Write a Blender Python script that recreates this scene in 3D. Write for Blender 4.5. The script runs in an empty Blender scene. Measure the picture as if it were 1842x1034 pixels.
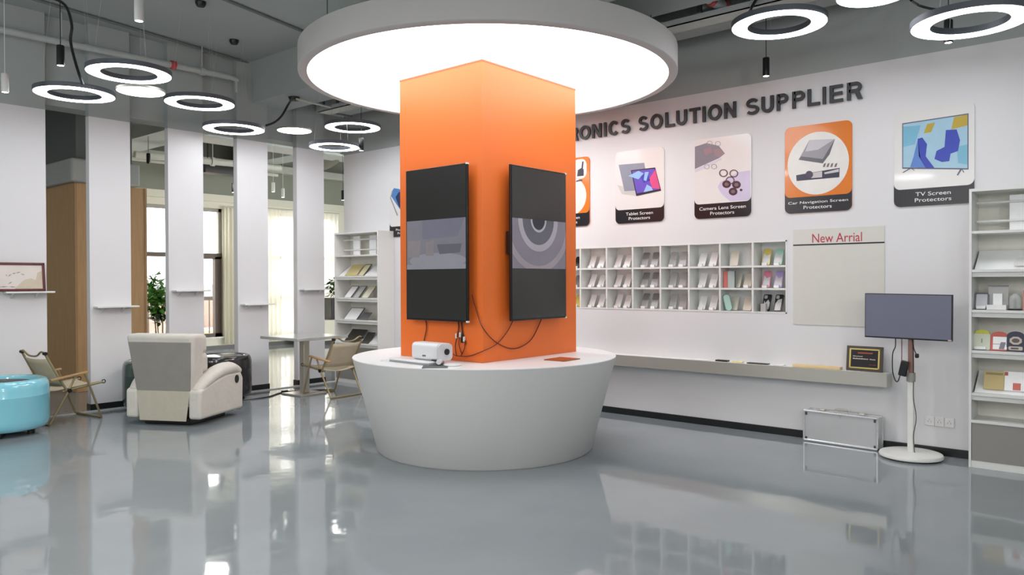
import bpy, math, random
import numpy as np
from mathutils import Vector, Matrix
random.seed(7)
PI = math.pi
sc = bpy.context.scene
COL = sc.collection

# ------------------------------------------------------------------ camera
FPX, PITCH, YAW, ROLL = 1381.745, .0092281, .706922, -.0033086
H = 1.45
cp, sp = math.cos(PITCH), math.sin(PITCH)
Fv = np.array([math.cos(YAW)*cp, math.sin(YAW)*cp, -sp])
Rv = np.array([math.sin(YAW), -math.cos(YAW), 0.])
Uv = np.cross(Rv, Fv)
R2 = Rv*math.cos(ROLL)+Uv*math.sin(ROLL)
U2 = Uv*math.cos(ROLL)-Rv*math.sin(ROLL)
C0 = np.array([0, 0, H])
cam = bpy.data.cameras.new('camera')
cam.sensor_width = 36
cam.lens = FPX/1842*36
cam.clip_end = 300
co = bpy.data.objects.new('camera', cam)
COL.objects.link(co)
m = Matrix.Identity(4)
for i in range(3):
    m[i][0], m[i][1], m[i][2], m[i][3] = R2[i], U2[i], -Fv[i], C0[i]
co.matrix_world = m
sc.camera = co

# survey helpers: a sight line of the photograph met with a known plane of the room
def ray(x, y): return Fv+R2*(x-921)/FPX-U2*(y-517)/FPX
def onz(x, y, z=0): d = ray(x, y); return Vector(C0+d*((z-H)/d[2]))
def onx(x, y, X): d = ray(x, y); return Vector(C0+d*(X/d[0]))
def ony(x, y, Y): d = ray(x, y); return Vector(C0+d*(Y/d[1]))

# ------------------------------------------------------------------ materials
def lin(r, g, b):
    f = lambda v: (v/255/12.92 if v/255 <= .04045 else ((v/255+.055)/1.055)**2.4)
    return (f(r), f(g), f(b), 1)
MATS = {}
def mat(name, rgb, rough=.5, metal=0., var=.04, scale=8., bump=0., bscale=60., emit=0., spec=.5, coat=0., trans=0., srgb=True, erGB=None):
    if name in MATS: return MATS[name]
    c = lin(*rgb) if srgb else (*rgb, 1)
    mt = bpy.data.materials.new(name); mt.use_nodes = True
    nt = mt.node_tree; b = nt.nodes['Principled BSDF']
    b.inputs['Roughness'].default_value = rough
    b.inputs['Metallic'].default_value = metal
    b.inputs['Specular IOR Level'].default_value = spec
    b.inputs['Coat Weight'].default_value = coat
    b.inputs['Coat Roughness'].default_value = .05
    tc = nt.nodes.new('ShaderNodeTexCoord')
    nz = nt.nodes.new('ShaderNodeTexNoise'); nz.inputs['Scale'].default_value = scale; nz.inputs['Detail'].default_value = 4
    nt.links.new(tc.outputs['Object'], nz.inputs['Vector'])
    mr = nt.nodes.new('ShaderNodeMapRange')
    mr.inputs['From Min'].default_value = .3; mr.inputs['From Max'].default_value = .7
    mr.inputs['To Min'].default_value = 1-var; mr.inputs['To Max'].default_value = 1+var
    nt.links.new(nz.outputs['Fac'], mr.inputs['Value'])
    mx = nt.nodes.new('ShaderNodeVectorMath'); mx.operation = 'SCALE'
    mx.inputs[0].default_value = c[:3]
    nt.links.new(mr.outputs['Result'], mx.inputs['Scale'])
    nt.links.new(mx.outputs['Vector'], b.inputs['Base Color'])
    if bump:
        n2 = nt.nodes.new('ShaderNodeTexNoise'); n2.inputs['Scale'].default_value = bscale; n2.inputs['Detail'].default_value = 3
        nt.links.new(tc.outputs['Object'], n2.inputs['Vector'])
        bp = nt.nodes.new('ShaderNodeBump'); bp.inputs['Strength'].default_value = bump; bp.inputs['Distance'].default_value = .02
        nt.links.new(n2.outputs['Fac'], bp.inputs['Height']); nt.links.new(bp.outputs['Normal'], b.inputs['Normal'])
    if emit:
        b.inputs['Emission Color'].default_value = (*(erGB or c[:3]), 1)
        b.inputs['Emission Strength'].default_value = emit
    MATS[name] = mt
    return mt

def mix_transparent(name, rgb, alpha, rough=.05, translucent=0.):
    """thin see-through sheet: clear glass, acrylic or sheer cloth"""
    if name in MATS: return MATS[name]
    mt = bpy.data.materials.new(name); mt.use_nodes = True
    nt = mt.node_tree; b = nt.nodes['Principled BSDF']; out = nt.nodes['Material Output']
    c = lin(*rgb)
    b.inputs['Base Color'].default_value = c; b.inputs['Roughness'].default_value = rough
    surf = b.outputs['BSDF']
    if translucent:
        t = nt.nodes.new('ShaderNodeBsdfTranslucent'); t.inputs['Color'].default_value = c
        m1 = nt.nodes.new('ShaderNodeMixShader'); m1.inputs[0].default_value = translucent
        nt.links.new(surf, m1.inputs[1]); nt.links.new(t.outputs[0], m1.inputs[2]); surf = m1.outputs[0]
    tr = nt.nodes.new('ShaderNodeBsdfTransparent')
    m2 = nt.nodes.new('ShaderNodeMixShader'); m2.inputs[0].default_value = alpha
    nt.links.new(tr.outputs[0], m2.inputs[1]); nt.links.new(surf, m2.inputs[2])
    nt.links.new(m2.outputs[0], out.inputs['Surface'])
    MATS[name] = mt
    return mt

WHITE = mat('white_wall_paint', (218, 218, 220), .55, var=.012, scale=1.5)
GREY = mat('grey_ceiling_paint', (166, 173, 171), .8, var=.03, scale=1.2)
GREY2 = mat('dark_grey_paint', (112, 117, 115), .8, var=.04, scale=1.2)
OLIVE = mat('olive_grey_paint', (140, 144, 132), .8, var=.03, scale=1.)
CREAM = mat('cream_wall_paint', (222, 220, 205), .7, var=.02, scale=1.)
LAMI = mat('white_laminate', (222, 223, 220), .35, var=.01, scale=3.)
LAMI2 = mat('matt_white_lacquer', (208, 207, 205), .5, var=.01, scale=2.)
LIDW = mat('lit_top_white', (232, 232, 233), .3, var=.008)  # lighter than the plinth body: light on the top put into its colour
BLACKB = mat('black_skirting', (30, 32, 33), .3, var=.1)
ORANGE = mat('orange_panel', (230, 112, 44), .42, var=.01, scale=2.)
BLACK = mat('black_plastic', (20, 20, 22), .35, var=.05)
SCREEN = mat('screen_glass', (46, 46, 45), .22, var=.0, spec=.6)
SCREEN2 = mat('grey_screen_glass', (104, 106, 124), .3, var=.02, spec=.5, emit=.12)
STEEL = mat('brushed_steel', (198, 196, 186), .3, .6, var=.015, scale=4)
ALU = mat('aluminium_sheet', (196, 197, 198), .45, .35, var=.02)
ALU2 = mat('bright_aluminium', (225, 226, 228), .25, .9, var=.02)
PIPE = mat('grey_painted_pipe', (176, 181, 179), .55, var=.04)
PIPEW = mat('pale_painted_pipe', (196, 197, 188), .6, var=.03)
RED = mat('red_sprinkler_paint', (190, 70, 70), .5)
WOOD_ = None
def wood(name, c1, c2, rough=.45, stretch=(12, 12, 1)):
    if name in MATS: return MATS[name]
    mt = bpy.data.materials.new(name); mt.use_nodes = True
    nt = mt.node_tree; b = nt.nodes['Principled BSDF']; b.inputs['Roughness'].default_value = rough
    tc = nt.nodes.new('ShaderNodeTexCoord'); mp = nt.nodes.new('ShaderNodeMapping'); mp.inputs['Scale'].default_value = stretch
    nz = nt.nodes.new('ShaderNodeTexNoise'); nz.inputs['Scale'].default_value = 2.5; nz.inputs['Detail'].default_value = 6
    cr = nt.nodes.new('ShaderNodeValToRGB')
    cr.color_ramp.elements[0].color = lin(*c1); cr.color_ramp.elements[0].position = .3
    cr.color_ramp.elements[1].color = lin(*c2); cr.color_ramp.elements[1].position = .7
    nt.links.new(tc.outputs['Object'], mp.inputs[0]); nt.links.new(mp.outputs[0], nz.inputs['Vector'])
    nt.links.new(nz.outputs['Fac'], cr.inputs[0]); nt.links.new(cr.outputs[0], b.inputs['Base Color'])
    MATS[name] = mt
    return mt
TAN = wood('tan_wood_veneer', (188, 150, 105), (200, 163, 118))
ROSE = wood('dark_red_wood', (72, 28, 32), (98, 44, 46), .3)
KRAFT = mat('kraft_board', (196, 178, 128), .8, var=.05)
FABRIC = mat('beige_canvas', (190, 178, 152), .9, var=.05, bump=.15, bscale=200)
CHFRAME = mat('beige_tube_metal', (158, 142, 108), .4, .5, var=.04)
ARMWOOD = wood('arm_wood', (168, 134, 92), (186, 152, 108), .4, (1, 12, 12))
LEATHER = mat('cream_leather', (203, 199, 190), .6, var=.03, bump=.2, bscale=25)
LEATHER2 = mat('grey_back_cloth', (142, 138, 132), .75, var=.03, bump=.1, bscale=90)
LEATHER3 = mat('pale_skirt_cloth', (184, 178, 162), .75, var=.03, bump=.2, bscale=12)
LEAF = mat('green_leaf', (74, 132, 48), .5, var=.25, scale=3.)
LEAFD = mat('dark_leaf', (40, 66, 34), .5, var=.25, scale=3.)
TERRA = mat('terracotta_pot', (120, 66, 50), .7)
TXT = mat('charcoal_letter', (52, 52, 55), .5, var=.02)
TXTW = mat('white_lettering', (230, 230, 230), .6)
CAP = mat('black_caption_film', (34, 32, 38), .25, var=.02)
BROWNF = mat('bronze_window_frame', (70, 56, 48), .45, .2)
GREYF = mat('grey_window_frame', (150, 148, 140), .5)
GLASS = mix_transparent('window_glass', (240, 245, 245), .06, .02)
CLEAR = mix_transparent('clear_acrylic', (235, 240, 240), .35, .08)
CLEARG = mix_transparent('clear_protector_glass', (205, 208, 212), .55, .08)
SHEER = mix_transparent('sheer_curtain_cloth', (244, 242, 232), .8, .8, .65)
CURT = mix_transparent('cream_curtain_cloth', (240, 237, 224), .97, .85, .5)

# floor: glossy grey-blue resin with a gently uneven skin
def floor_mat():
    mt = bpy.data.materials.new('grey_blue_resin_floor'); mt.use_nodes = True
    nt = mt.node_tree; b = nt.nodes['Principled BSDF']
    tc = nt.nodes.new('ShaderNodeTexCoord')
    n1 = nt.nodes.new('ShaderNodeTexNoise'); n1.inputs['Scale'].default_value = .8; n1.inputs['Detail'].default_value = 5
    cr = nt.nodes.new('ShaderNodeValToRGB')
    cr.color_ramp.elements[0].color = lin(130, 137, 141); cr.color_ramp.elements[0].position = .35
    cr.color_ramp.elements[1].color = lin(140, 147, 150); cr.color_ramp.elements[1].position = .65
    nt.links.new(tc.outputs['Object'], n1.inputs['Vector']); nt.links.new(n1.outputs['Fac'], cr.inputs[0])
    nt.links.new(cr.outputs[0], b.inputs['Base Color'])
    b.inputs['Roughness'].default_value = .055
    b.inputs['IOR'].default_value = 1.55
    n2 = nt.nodes.new('ShaderNodeTexNoise'); n2.inputs['Scale'].default_value = 3.2; n2.inputs['Detail'].default_value = 2
    nt.links.new(tc.outputs['Object'], n2.inputs['Vector'])
    bp = nt.nodes.new('ShaderNodeBump'); bp.inputs['Strength'].default_value = .08; bp.inputs['Distance'].default_value = .02
    nt.links.new(n2.outputs['Fac'], bp.inputs['Height']); nt.links.new(bp.outputs['Normal'], b.inputs['Normal'])
    return mt
FLOOR = floor_mat()
def emitter(name, rgb, s):
    if name in MATS: return MATS[name]
    mt = bpy.data.materials.new(name); mt.use_nodes = True
    b = mt.node_tree.nodes['Principled BSDF']
    b.inputs['Base Color'].default_value = (.8, .8, .8, 1)
    b.inputs['Emission Color'].default_value = (*rgb, 1); b.inputs['Emission Strength'].default_value = s
    MATS[name] = mt
    return mt
E_DISC = emitter('big_lit_diffuser', (.96, .985, 1.), 3.7)
E_RING = emitter('ring_lit_diffuser', (.95, .97, 1.), 10.)
E_SPOT = emitter('spot_lit_lens', (1, .95, .9), 25.)

# ------------------------------------------------------------------ mesh building
class MB:
    def __init__(s): s.V = []; s.F = []; s.I = []; s.mi = 0
    def add(s, vs, fs):
        o = len(s.V); s.V += [tuple(v) for v in vs]
        for f in fs: s.F.append([o+i for i in f]); s.I.append(s.mi)
        return s
    def box(s, x0, x1, y0, y1, z0, z1, M=None):
        vs = [Vector((x, y, z)) for z in (z0, z1) for y in (y0, y1) for x in (x0, x1)]
        if M is not None: vs = [M @ v for v in vs]
        return s.add(vs, [(0, 2, 3, 1), (4, 5, 7, 6), (0, 1, 5, 4), (2, 6, 7, 3), (0, 4, 6, 2), (1, 3, 7, 5)])
    def hexa(s, b, t):
        """solid between a lower and an upper quad (both counter-clockwise from above)"""
        return s.add(list(b)+list(t), [(3, 2, 1, 0), (4, 5, 6, 7), (0, 1, 5, 4), (1, 2, 6, 5), (2, 3, 7, 6), (3, 0, 4, 7)])
    def prism(s, pts, y0, y1):
        """outline in x-z pushed along y"""
        n = len(pts)
        a = sum(pts[i][0]*pts[(i+1) % n][1]-pts[(i+1) % n][0]*pts[i][1] for i in range(n))
        if a < 0: pts = pts[::-1]
        vs = [(p[0], y0, p[1]) for p in pts]+[(p[0], y1, p[1]) for p in pts]
        fs = [tuple(range(n)), tuple(range(2*n-1, n-1, -1))]
        fs += [((i+1) % n, i, n+i, n+(i+1) % n) for i in range(n)]
        return s.add(vs, fs)
    def cyl(s, p0, p1, r0, r1=None, seg=16, cap=True):
        r1 = r0 if r1 is None else r1
        p0, p1 = Vector(p0), Vector(p1); d = (p1-p0).normalized()
        a = d.orthogonal().normalized(); b = d.cross(a)
        vs = []
        for p, r in ((p0, r0), (p1, r1)):
            for i in range(seg):
                t = 2*PI*i/seg; vs.append(p+a*(math.cos(t)*r)+b*(math.sin(t)*r))
        fs = [(i, (i+1) % seg, seg+(i+1) % seg, seg+i) for i in range(seg)]
        if cap: fs += [tuple(range(seg-1, -1, -1)), tuple(range(seg, 2*seg))]
        return s.add(vs, fs)
    def tube(s, pts, r, seg=8, smooth=4, closed=False, flat=1.):
        pts = [Vector(p) for p in pts]
        if smooth and len(pts) > 2:
            q = []
            n = len(pts)
            for i in range(n if closed else n-1):
                g = (lambda k: pts[k % n]) if closed else (lambda k: pts[max(0, min(n-1, k))])
                p0, p1, p2, p3 = g(i-1), g(i), g(i+1), g(i+2)
                for k in range(smooth):
                    t = k/smooth
                    q.append(.5*((2*p1)+(p2-p0)*t+(2*p0-5*p1+4*p2-p3)*t*t+(3*p1-p0-3*p2+p3)*t**3))
            if not closed: q.append(pts[-1])
            pts = q
        n = len(pts)
        rr = r if isinstance(r, (list, tuple)) else None
        vs = []; prev = None
        for i, p in enumerate(pts):
            if closed: d = pts[(i+1) % n]-pts[i-1]
            else: d = pts[min(i+1, n-1)]-pts[max(i-1, 0)]
            d.normalize()
            if prev is None:
                a = d.orthogonal().normalized() if abs(d.z) > .95 else d.cross(Vector((0, 0, 1))).normalized()
            else:
                a = (prev-d*prev.dot(d)).normalized()
            prev = a; b = d.cross(a)
            if rr:
                u = i/(n-1)*(len(rr)-1); k = min(int(u), len(rr)-2); rad = rr[k]+(rr[k+1]-rr[k])*(u-k)
            else: rad = r
            for j in range(seg):
                t = 2*PI*j/seg; vs.append(p+a*(math.cos(t)*rad)+b*(math.sin(t)*rad*flat))
        fs = []
        for i in range(n if closed else n-1):
            k = (i+1) % n
            fs += [(i*seg+j, i*seg+(j+1) % seg, k*seg+(j+1) % seg, k*seg+j) for j in range(seg)]
        if not closed: fs += [tuple(range(seg-1, -1, -1)), tuple((n-1)*seg+j for j in range(seg))]
        return s.add(vs, fs)
    def lathe(s, prof, c=(0, 0), seg=48, closed=False):
        """prof: (radius, z) list; closed joins last to first"""
        n = len(prof); vs = []
        for (r, z) in prof:
            for j in range(seg):
                t = 2*PI*j/seg; vs.append((c[0]+max(r, 1e-4)*math.cos(t), c[1]+max(r, 1e-4)*math.sin(t), z))
        fs = []
        for i in range(n if closed else n-1):
            k = (i+1) % n
            fs += [(i*seg+j, i*seg+(j+1) % seg, k*seg+(j+1) % seg, k*seg+j) for j in range(seg)]
        if not closed:
            if prof[0][0] > 1e-3: fs.append(tuple(range(seg-1, -1, -1)))
            if prof[-1][0] > 1e-3: fs.append(tuple((n-1)*seg+j for j in range(seg)))
        return s.add(vs, fs)
    def xf(s, M):
        s.V = [tuple(M @ Vector(v)) for v in s.V]; return s
    def build(s, name, mt, parent=None, smooth=35, bevel=0., bseg=2, sub=0, label=None):
        me = bpy.data.meshes.new(name)
        V = s.V
        if parent is not None and parent.get('_world'):
            L = parent.matrix_basis.inverted() if False else Matrix.LocRotScale(parent.location, parent.rotation_euler, None).inverted()
            V = [tuple(L @ Vector(v)) for v in V]
        me.from_pydata(V, [], s.F)
        for q in (mt if isinstance(mt, (list, tuple)) else [mt]): me.materials.append(q)
        if max(s.I, default=0): me.polygons.foreach_set('material_index', s.I)
        if smooth:
            me.polygons.foreach_set('use_smooth', [True]*len(me.polygons))
            me.set_sharp_from_angle(angle=math.radians(smooth))
        me.validate(); me.update()
        ob = bpy.data.objects.new(name, me); COL.objects.link(ob)
        if parent is not None: ob.parent = parent
        if bevel:
            md = ob.modifiers.new('bevel', 'BEVEL'); md.width = bevel; md.segments = bseg; md.limit_method = 'ANGLE'; md.angle_limit = .6
        if sub:
            md = ob.modifiers.new('subsurf', 'SUBSURF'); md.levels = sub; md.render_levels = sub
        if label: ob['label'] = label
        return ob

def thing(name, label, cat, loc=(0, 0, 0), rotz=0., group=None, world=False):
    o = bpy.data.objects.new(name, None); COL.objects.link(o)
    o.location = loc; o.rotation_euler = (0, 0, rotz); o.empty_display_size = .05
    o['label'] = label; o['category'] = cat
    if group: o['group'] = group
    if world: o['_world'] = 1
    return o
def tag(o, label, cat, group=None, kind=None):
    o['label'] = label; o['category'] = cat
    if group: o['group'] = group
    if kind: o['kind'] = kind
    return o
def struct(name, mb, mt, parent=None, **k):
    o = mb.build(name, mt, parent, **k)
    if parent is None: o['kind'] = 'structure'
    return o
def reorigin(o, base=True):
    """put the origin of a single-mesh thing at its base centre"""
    vs = [v.co for v in o.data.vertices]
    lo = [min(v[i] for v in vs) for i in range(3)]; hi = [max(v[i] for v in vs) for i in range(3)]
    c = Vector(((lo[0]+hi[0])/2, (lo[1]+hi[1])/2, lo[2]))
    o.data.transform(Matrix.Translation(-c)); o.location = c
    return o
def rrect(x0, x1, z0, z1, r, n=5, corners=(1, 1, 1, 1)):
    """rounded outline, corners: bl br tr tl"""
    P = []
    for k, (cx, cz, a) in enumerate(((x0+r, z0+r, PI), (x1-r, z0+r, 1.5*PI), (x1-r, z1-r, 0), (x0+r, z1-r, .5*PI))):
        if corners[k]:
            P += [(cx+r*math.cos(a+.5*PI*i/n), cz+r*math.sin(a+.5*PI*i/n)) for i in range(n+1)]
        else: P.append(((x0, z0), (x1, z0), (x1, z1), (x0, z1))[k])
    return P
def disc(cx, cz, rx, rz=None, n=28, a0=0): rz = rz or rx; return [(cx+rx*math.cos(a0+2*PI*i/n), cz+rz*math.sin(a0+2*PI*i/n)) for i in range(n)]
def clip(poly, x0, x1, z0, z1):
    def cut(P, f):
        out = []
        for i in range(len(P)):
            a, b = P[i-1], P[i]; fa, fb = f(a), f(b)
            if (fa >= 0) != (fb >= 0):
                t = fa/(fa-fb); out.append((a[0]+(b[0]-a[0])*t, a[1]+(b[1]-a[1])*t))
            if fb >= 0: out.append(b)
        return out
    for f in (lambda p: p[0]-x0, lambda p: x1-p[0], lambda p: p[1]-z0, lambda p: z1-p[1]):
        if poly: poly = cut(poly, f)
    return poly
def annulus(mb, cx, cz, r0, r1, y0, y1, box, n=60, sq=1.):
    for i in range(n):
        a, b = 2*PI*i/n, 2*PI*(i+1)/n
        q = [(cx+r0*math.cos(a), cz+r0*sq*math.sin(a)), (cx+r1*math.cos(a), cz+r1*sq*math.sin(a)), (cx+r1*math.cos(b), cz+r1*sq*math.sin(b)), (cx+r0*math.cos(b), cz+r0*sq*math.sin(b))]
        q = clip(q, *box)
        if len(q) > 2: mb.prism(q, y0, y1)
    return mb
def text_mesh(body, size, depth, bold=0., shear=0., spacing=1.):
    cu = bpy.data.curves.new('text', 'FONT'); cu.body = body; cu.size = size; cu.extrude = depth/2; cu.offset = bold
    cu.space_character = spacing; cu.resolution_u = 4
    ob = bpy.data.objects.new('text', cu); COL.objects.link(ob)
    dg = bpy.context.evaluated_depsgraph_get()
    me = bpy.data.meshes.new_from_object(ob.evaluated_get(dg))
    bpy.data.objects.remove(ob); bpy.data.curves.remove(cu)
    return me
def put_text(name, body, x, z, width, height, y, mt, parent, depth=.004, bold=0., align='c', label=None):
    """text facing -y in its parent's frame, fitted to width x height, x is the middle (or left) of the line, z its foot"""
    me = text_mesh(body, 1., .02, bold)
    xs = [v.co.x for v in me.vertices]; ys = [v.co.y for v in me.vertices]
    sx = width/(max(xs)-min(xs)); sy = height/(max(ys)-min(min(ys), 0)) if height else sx
    ox = (min(xs)+max(xs))/2 if align == 'c' else min(xs)
    for v in me.vertices:
        a, b, c = v.co; v.co = ((a-ox)*sx+x, y-c/.02*depth, b*sy+z)
    me.name = name; me.materials.clear(); me.materials.append(mt)
    ob = bpy.data.objects.new(name, me); COL.objects.link(ob); ob.parent = parent
    if label: ob['label'] = label
    return ob

XW = 7.0785      # face of the right-hand wall
YP = 9.25        # front of the partition pillars
YWIN = 15.4      # window wall
ZC = 4.36        # ceiling
ZWH = 3.315      # where the white paint stops
XCAM = -5.5; YCAM = -5.0; XFAR = 14.0
FACE_R = -PI/2   # rotation of things hung on the right wall: local x = right, y = into the wall
def WR(x, y):    # point of the right wall seen at a pixel -> (right-wards coordinate, height)
    p = onx(x, y, XW); return (-p.y, p.z)

# ------------------------------------------------------------------ setting
struct('floor', MB().box(XCAM, XFAR, YCAM, YWIN+.3, -.1, 0), FLOOR)
struct('ceiling', MB().box(XCAM, XFAR, YCAM, YWIN+.3, ZC, ZC+.1), GREY)
# right wall with the niche of the cubby shelf
NY0, NY1, NZ0, NZ1, ND = 2.69, 7.0, 1.133, 1.815, .20
w = MB()
yend = 9.33
w.box(XW, XW+.32, YCAM, NY0, 0, ZWH); w.box(XW, XW+.32, NY1, yend, 0, ZWH)
w.box(XW, XW+.32, NY0, NY1, 0, NZ0); w.box(XW, XW+.32, NY0, NY1, NZ1, ZWH)
w.box(XW+ND+.03, XW+.32, NY0, NY1, NZ0, NZ1)
w.mi = 1
w.box(XW, XW+.32, YCAM, yend, ZWH, ZC)
struct('wall_right', w, [WHITE, GREY])
struct('baseboard_right', MB().box(XW-.012, XW, 1.175, 8.19, 0, .068), BLACKB, bevel=.003)
struct('wall_back', MB().box(XCAM, XW, YCAM-.2, YCAM, 0, ZC), WHITE)
struct('wall_left', MB().box(XCAM-.2, XCAM, YCAM, YWIN, 0, ZC), WHITE)
struct('wall_far_right', MB().box(XFAR, XFAR+.2, yend, YWIN, 0, ZC), CREAM)
# beam above the pillars
b = MB(); b.box(XCAM, XW, 9.34, 9.62, 3.39, ZC)
struct('trim_1', b, GREY)
b = MB(); b.box(5.53, 6.1, 2.0, 9.34, 3.815, ZC)
struct('trim_2', b, GREY)
# threshold strip on the floor in front of the pillars
struct('trim_3', MB().box(XCAM, 6.9, 9.10, 9.135, 0, .012), mat('pale_floor_strip', (196, 198, 196), .3))

# window wall: openings W1 (x 5.3-8.5) and W2 (x 9.35-11.45)
WZ0, WZ1 = .27, 3.0
OPEN = [(5.3, 8.50), (9.35, 11.45)]
w = MB()
xs = [XCAM]
for a, c in OPEN: xs += [a, c]
xs.append(XFAR)
for i in range(0, len(xs), 2): w.box(xs[i], xs[i+1], YWIN, YWIN+.25, 0, 3.14)
for a, c in OPEN:
    w.box(a, c, YWIN, YWIN+.25, 0, WZ0); w.box(a, c, YWIN, YWIN+.25, WZ1, 3.14)
w.box(XCAM, XFAR, YWIN-.06, YWIN+.25, 3.14, 3.29)
w.mi = 1; w.box(XCAM, XFAR, YWIN-.02, YWIN+.25, 3.29, 3.86)
w.mi = 2; w.box(XCAM, XFAR, YWIN-.3, YWIN+.25, 3.86, 4.02)
w.mi = 1; w.box(XCAM, XFAR, YWIN-.02, YWIN+.25, 4.02, ZC)
struct('wall_window_side', w, [CREAM, OLIVE, PIPEW])
struct('baseboard_window_side', MB().box(XCAM, XFAR, YWIN-.015, YWIN, 0, .085), BLACKB)

def window(n, x0, x1, mull, trans, sash):
    r = bpy.data.objects.new('window_%d' % n, None); COL.objects.link(r); r.location = (x0, YWIN+.1, WZ0); r['kind'] = 'structure'; r['_world'] = 1
    f = MB(); t = .07
    f.box(x0, x1, YWIN+.06, YWIN+.14, WZ1-t, WZ1); f.box(x0, x1, YWIN+.06, YWIN+.14, WZ0, WZ0+t*.7)
    f.box(x0, x0+t, YWIN+.06, YWIN+.14, WZ0, WZ1); f.box(x1-t, x1, YWIN+.06, YWIN+.14, WZ0, WZ1)
    f.build('window_frame', GREYF, r)
    for z in trans: MB().box(x0, x1, YWIN+.05, YWIN+.14, z-.045, z+.045).build('transom', BROWNF, r)
    for x in mull: MB().box(x-.04, x+.04, YWIN+.06, YWIN+.14, WZ0, WZ1).build('mullion', GREYF, r)
    for (a, c, z0, z1) in sash:
        s_ = MB(); q = .11
        s_.box(a, a+q, YWIN+.04, YWIN+.15, z0, z1); s_.box(c-q*1.3, c, YWIN+.04, YWIN+.15, z0, z1)
        s_.box(a, c, YWIN+.04, YWIN+.15, z0, z0+q*.7); s_.box(a, c, YWIN+.04, YWIN+.15, z1-q*.4, z1)
        s_.build('sash', BROWNF, r)
    edges = [x0]+list(mull)+[x1]
    for i in range(len(edges)-1):
        MB().box(edges[i]+.03, edges[i+1]-.03, YWIN+.095, YWIN+.10, WZ0+.03, WZ1-.03).build('pane', GLASS, r)
    MB().box(x0-.02, x1+.02, YWIN-.05, YWIN+.06, WZ0-.03, WZ0).build('window_sill', LAMI, r)
    return r
window(1, 5.3, 8.50, [6.0, 7.45], [2.0], [(7.49, 8.48, WZ0, 1.97)])
window(2, 9.35, 11.45, [9.72, 10.25, 10.85], [2.0, 1.1], [])

# curtains
def curtain(name, x0, x1, z0, z1, y, amp, waves, mt, label, group=None, taper=0.):
    mb = MB(); n = int(waves*10); rows = 10; vs = []; rnd = random.Random(int(x0*100))
    ph = [rnd.uniform(-.3, .3) for _ in range(n+1)]
    for j in range(rows+1):
        t = j/rows
        for i in range(n+1):
            u = i/n
            xx = x0+(x1-x0)*u; xx += taper*math.sin(PI*t)*(u-.5)*(x1-x0)
            a = amp*(.45+.55*(1-t))
            vs.append((xx, y+a*math.sin(2*PI*waves*u+ph[i]*.6+.25*math.sin(3*t)), z0+(z1-z0)*t))
    fs = [(j*(n+1)+i, j*(n+1)+i+1, (j+1)*(n+1)+i+1, (j+1)*(n+1)+i) for j in range(rows) for i in range(n)]
    mb.add(vs, fs)
    r = thing(name, label, 'curtain', ((x0+x1)/2, y, z1), 0, group, True)
    mb.build('curtain_cloth', mt, r, smooth=180)
    MB().cyl((x0-.03, y, z1+.02), (x1+.03, y, z1+.02), .014, seg=10).build('curtain_rail', PIPEW, r)
    return r
curtain('curtain', 8.47, 9.02, .12, 3.02, YWIN-.13, .045, 6, CURT, 'gathered cream curtain hanging at the right edge of the plain window')
curtain('curtain', 9.3, 9.82, .12, 3.06, YWIN-.13, .04, 5, CURT, 'cream curtain bunched at the left edge of the window behind the steel table')
curtain('sheer_curtain', 9.84, 10.34, .15, 3.06, YWIN-.11, .022, 3, SHEER, 'glowing sheer white curtain over the middle of the window behind the steel table')
curtain('curtain', 10.36, 10.66, .12, 3.06, YWIN-.14, .04, 4, CURT, 'narrow cream curtain next to the glowing sheer one, behind the steel table')
curtain('sheer_curtain', 10.9, 11.42, .15, 3.06, YWIN-.12, .03, 4, SHEER, 'sheer white curtain in the gap beside the far white bookcase')

# wood-clad block and the bulkhead over it
r = thing('wood_clad_partition', 'tall tan wood clad block standing behind the white pillars, left of the windows', 'partition', (4.5, 12.5, 0), 0, None, True)
MB().box(3.93, 4.855, 10.87, YWIN-.02, 0, 2.75).build('wood_cladding', TAN, r, bevel=.004)
q = MB(); q.box(3.925, 3.955, 10.862, 10.88, 0, 2.75); q.box(4.83, 4.86, 10.862, 10.88, 0, 2.75)
q.build('corner_bead', mat('tan_edge', (172, 138, 98), .5), r)
struct('trim_4', MB().box(3.855, 4.735, 10.77, YWIN-.02, 2.751, 3.06), mat('pale_grey_paint', (178, 182, 178), .7, var=.02), bevel=.03, bseg=3)
struct('trim_8', MB().box(3.98, 4.7, 10.95, YWIN-.02, 3.06, ZC), GREY2)

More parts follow.
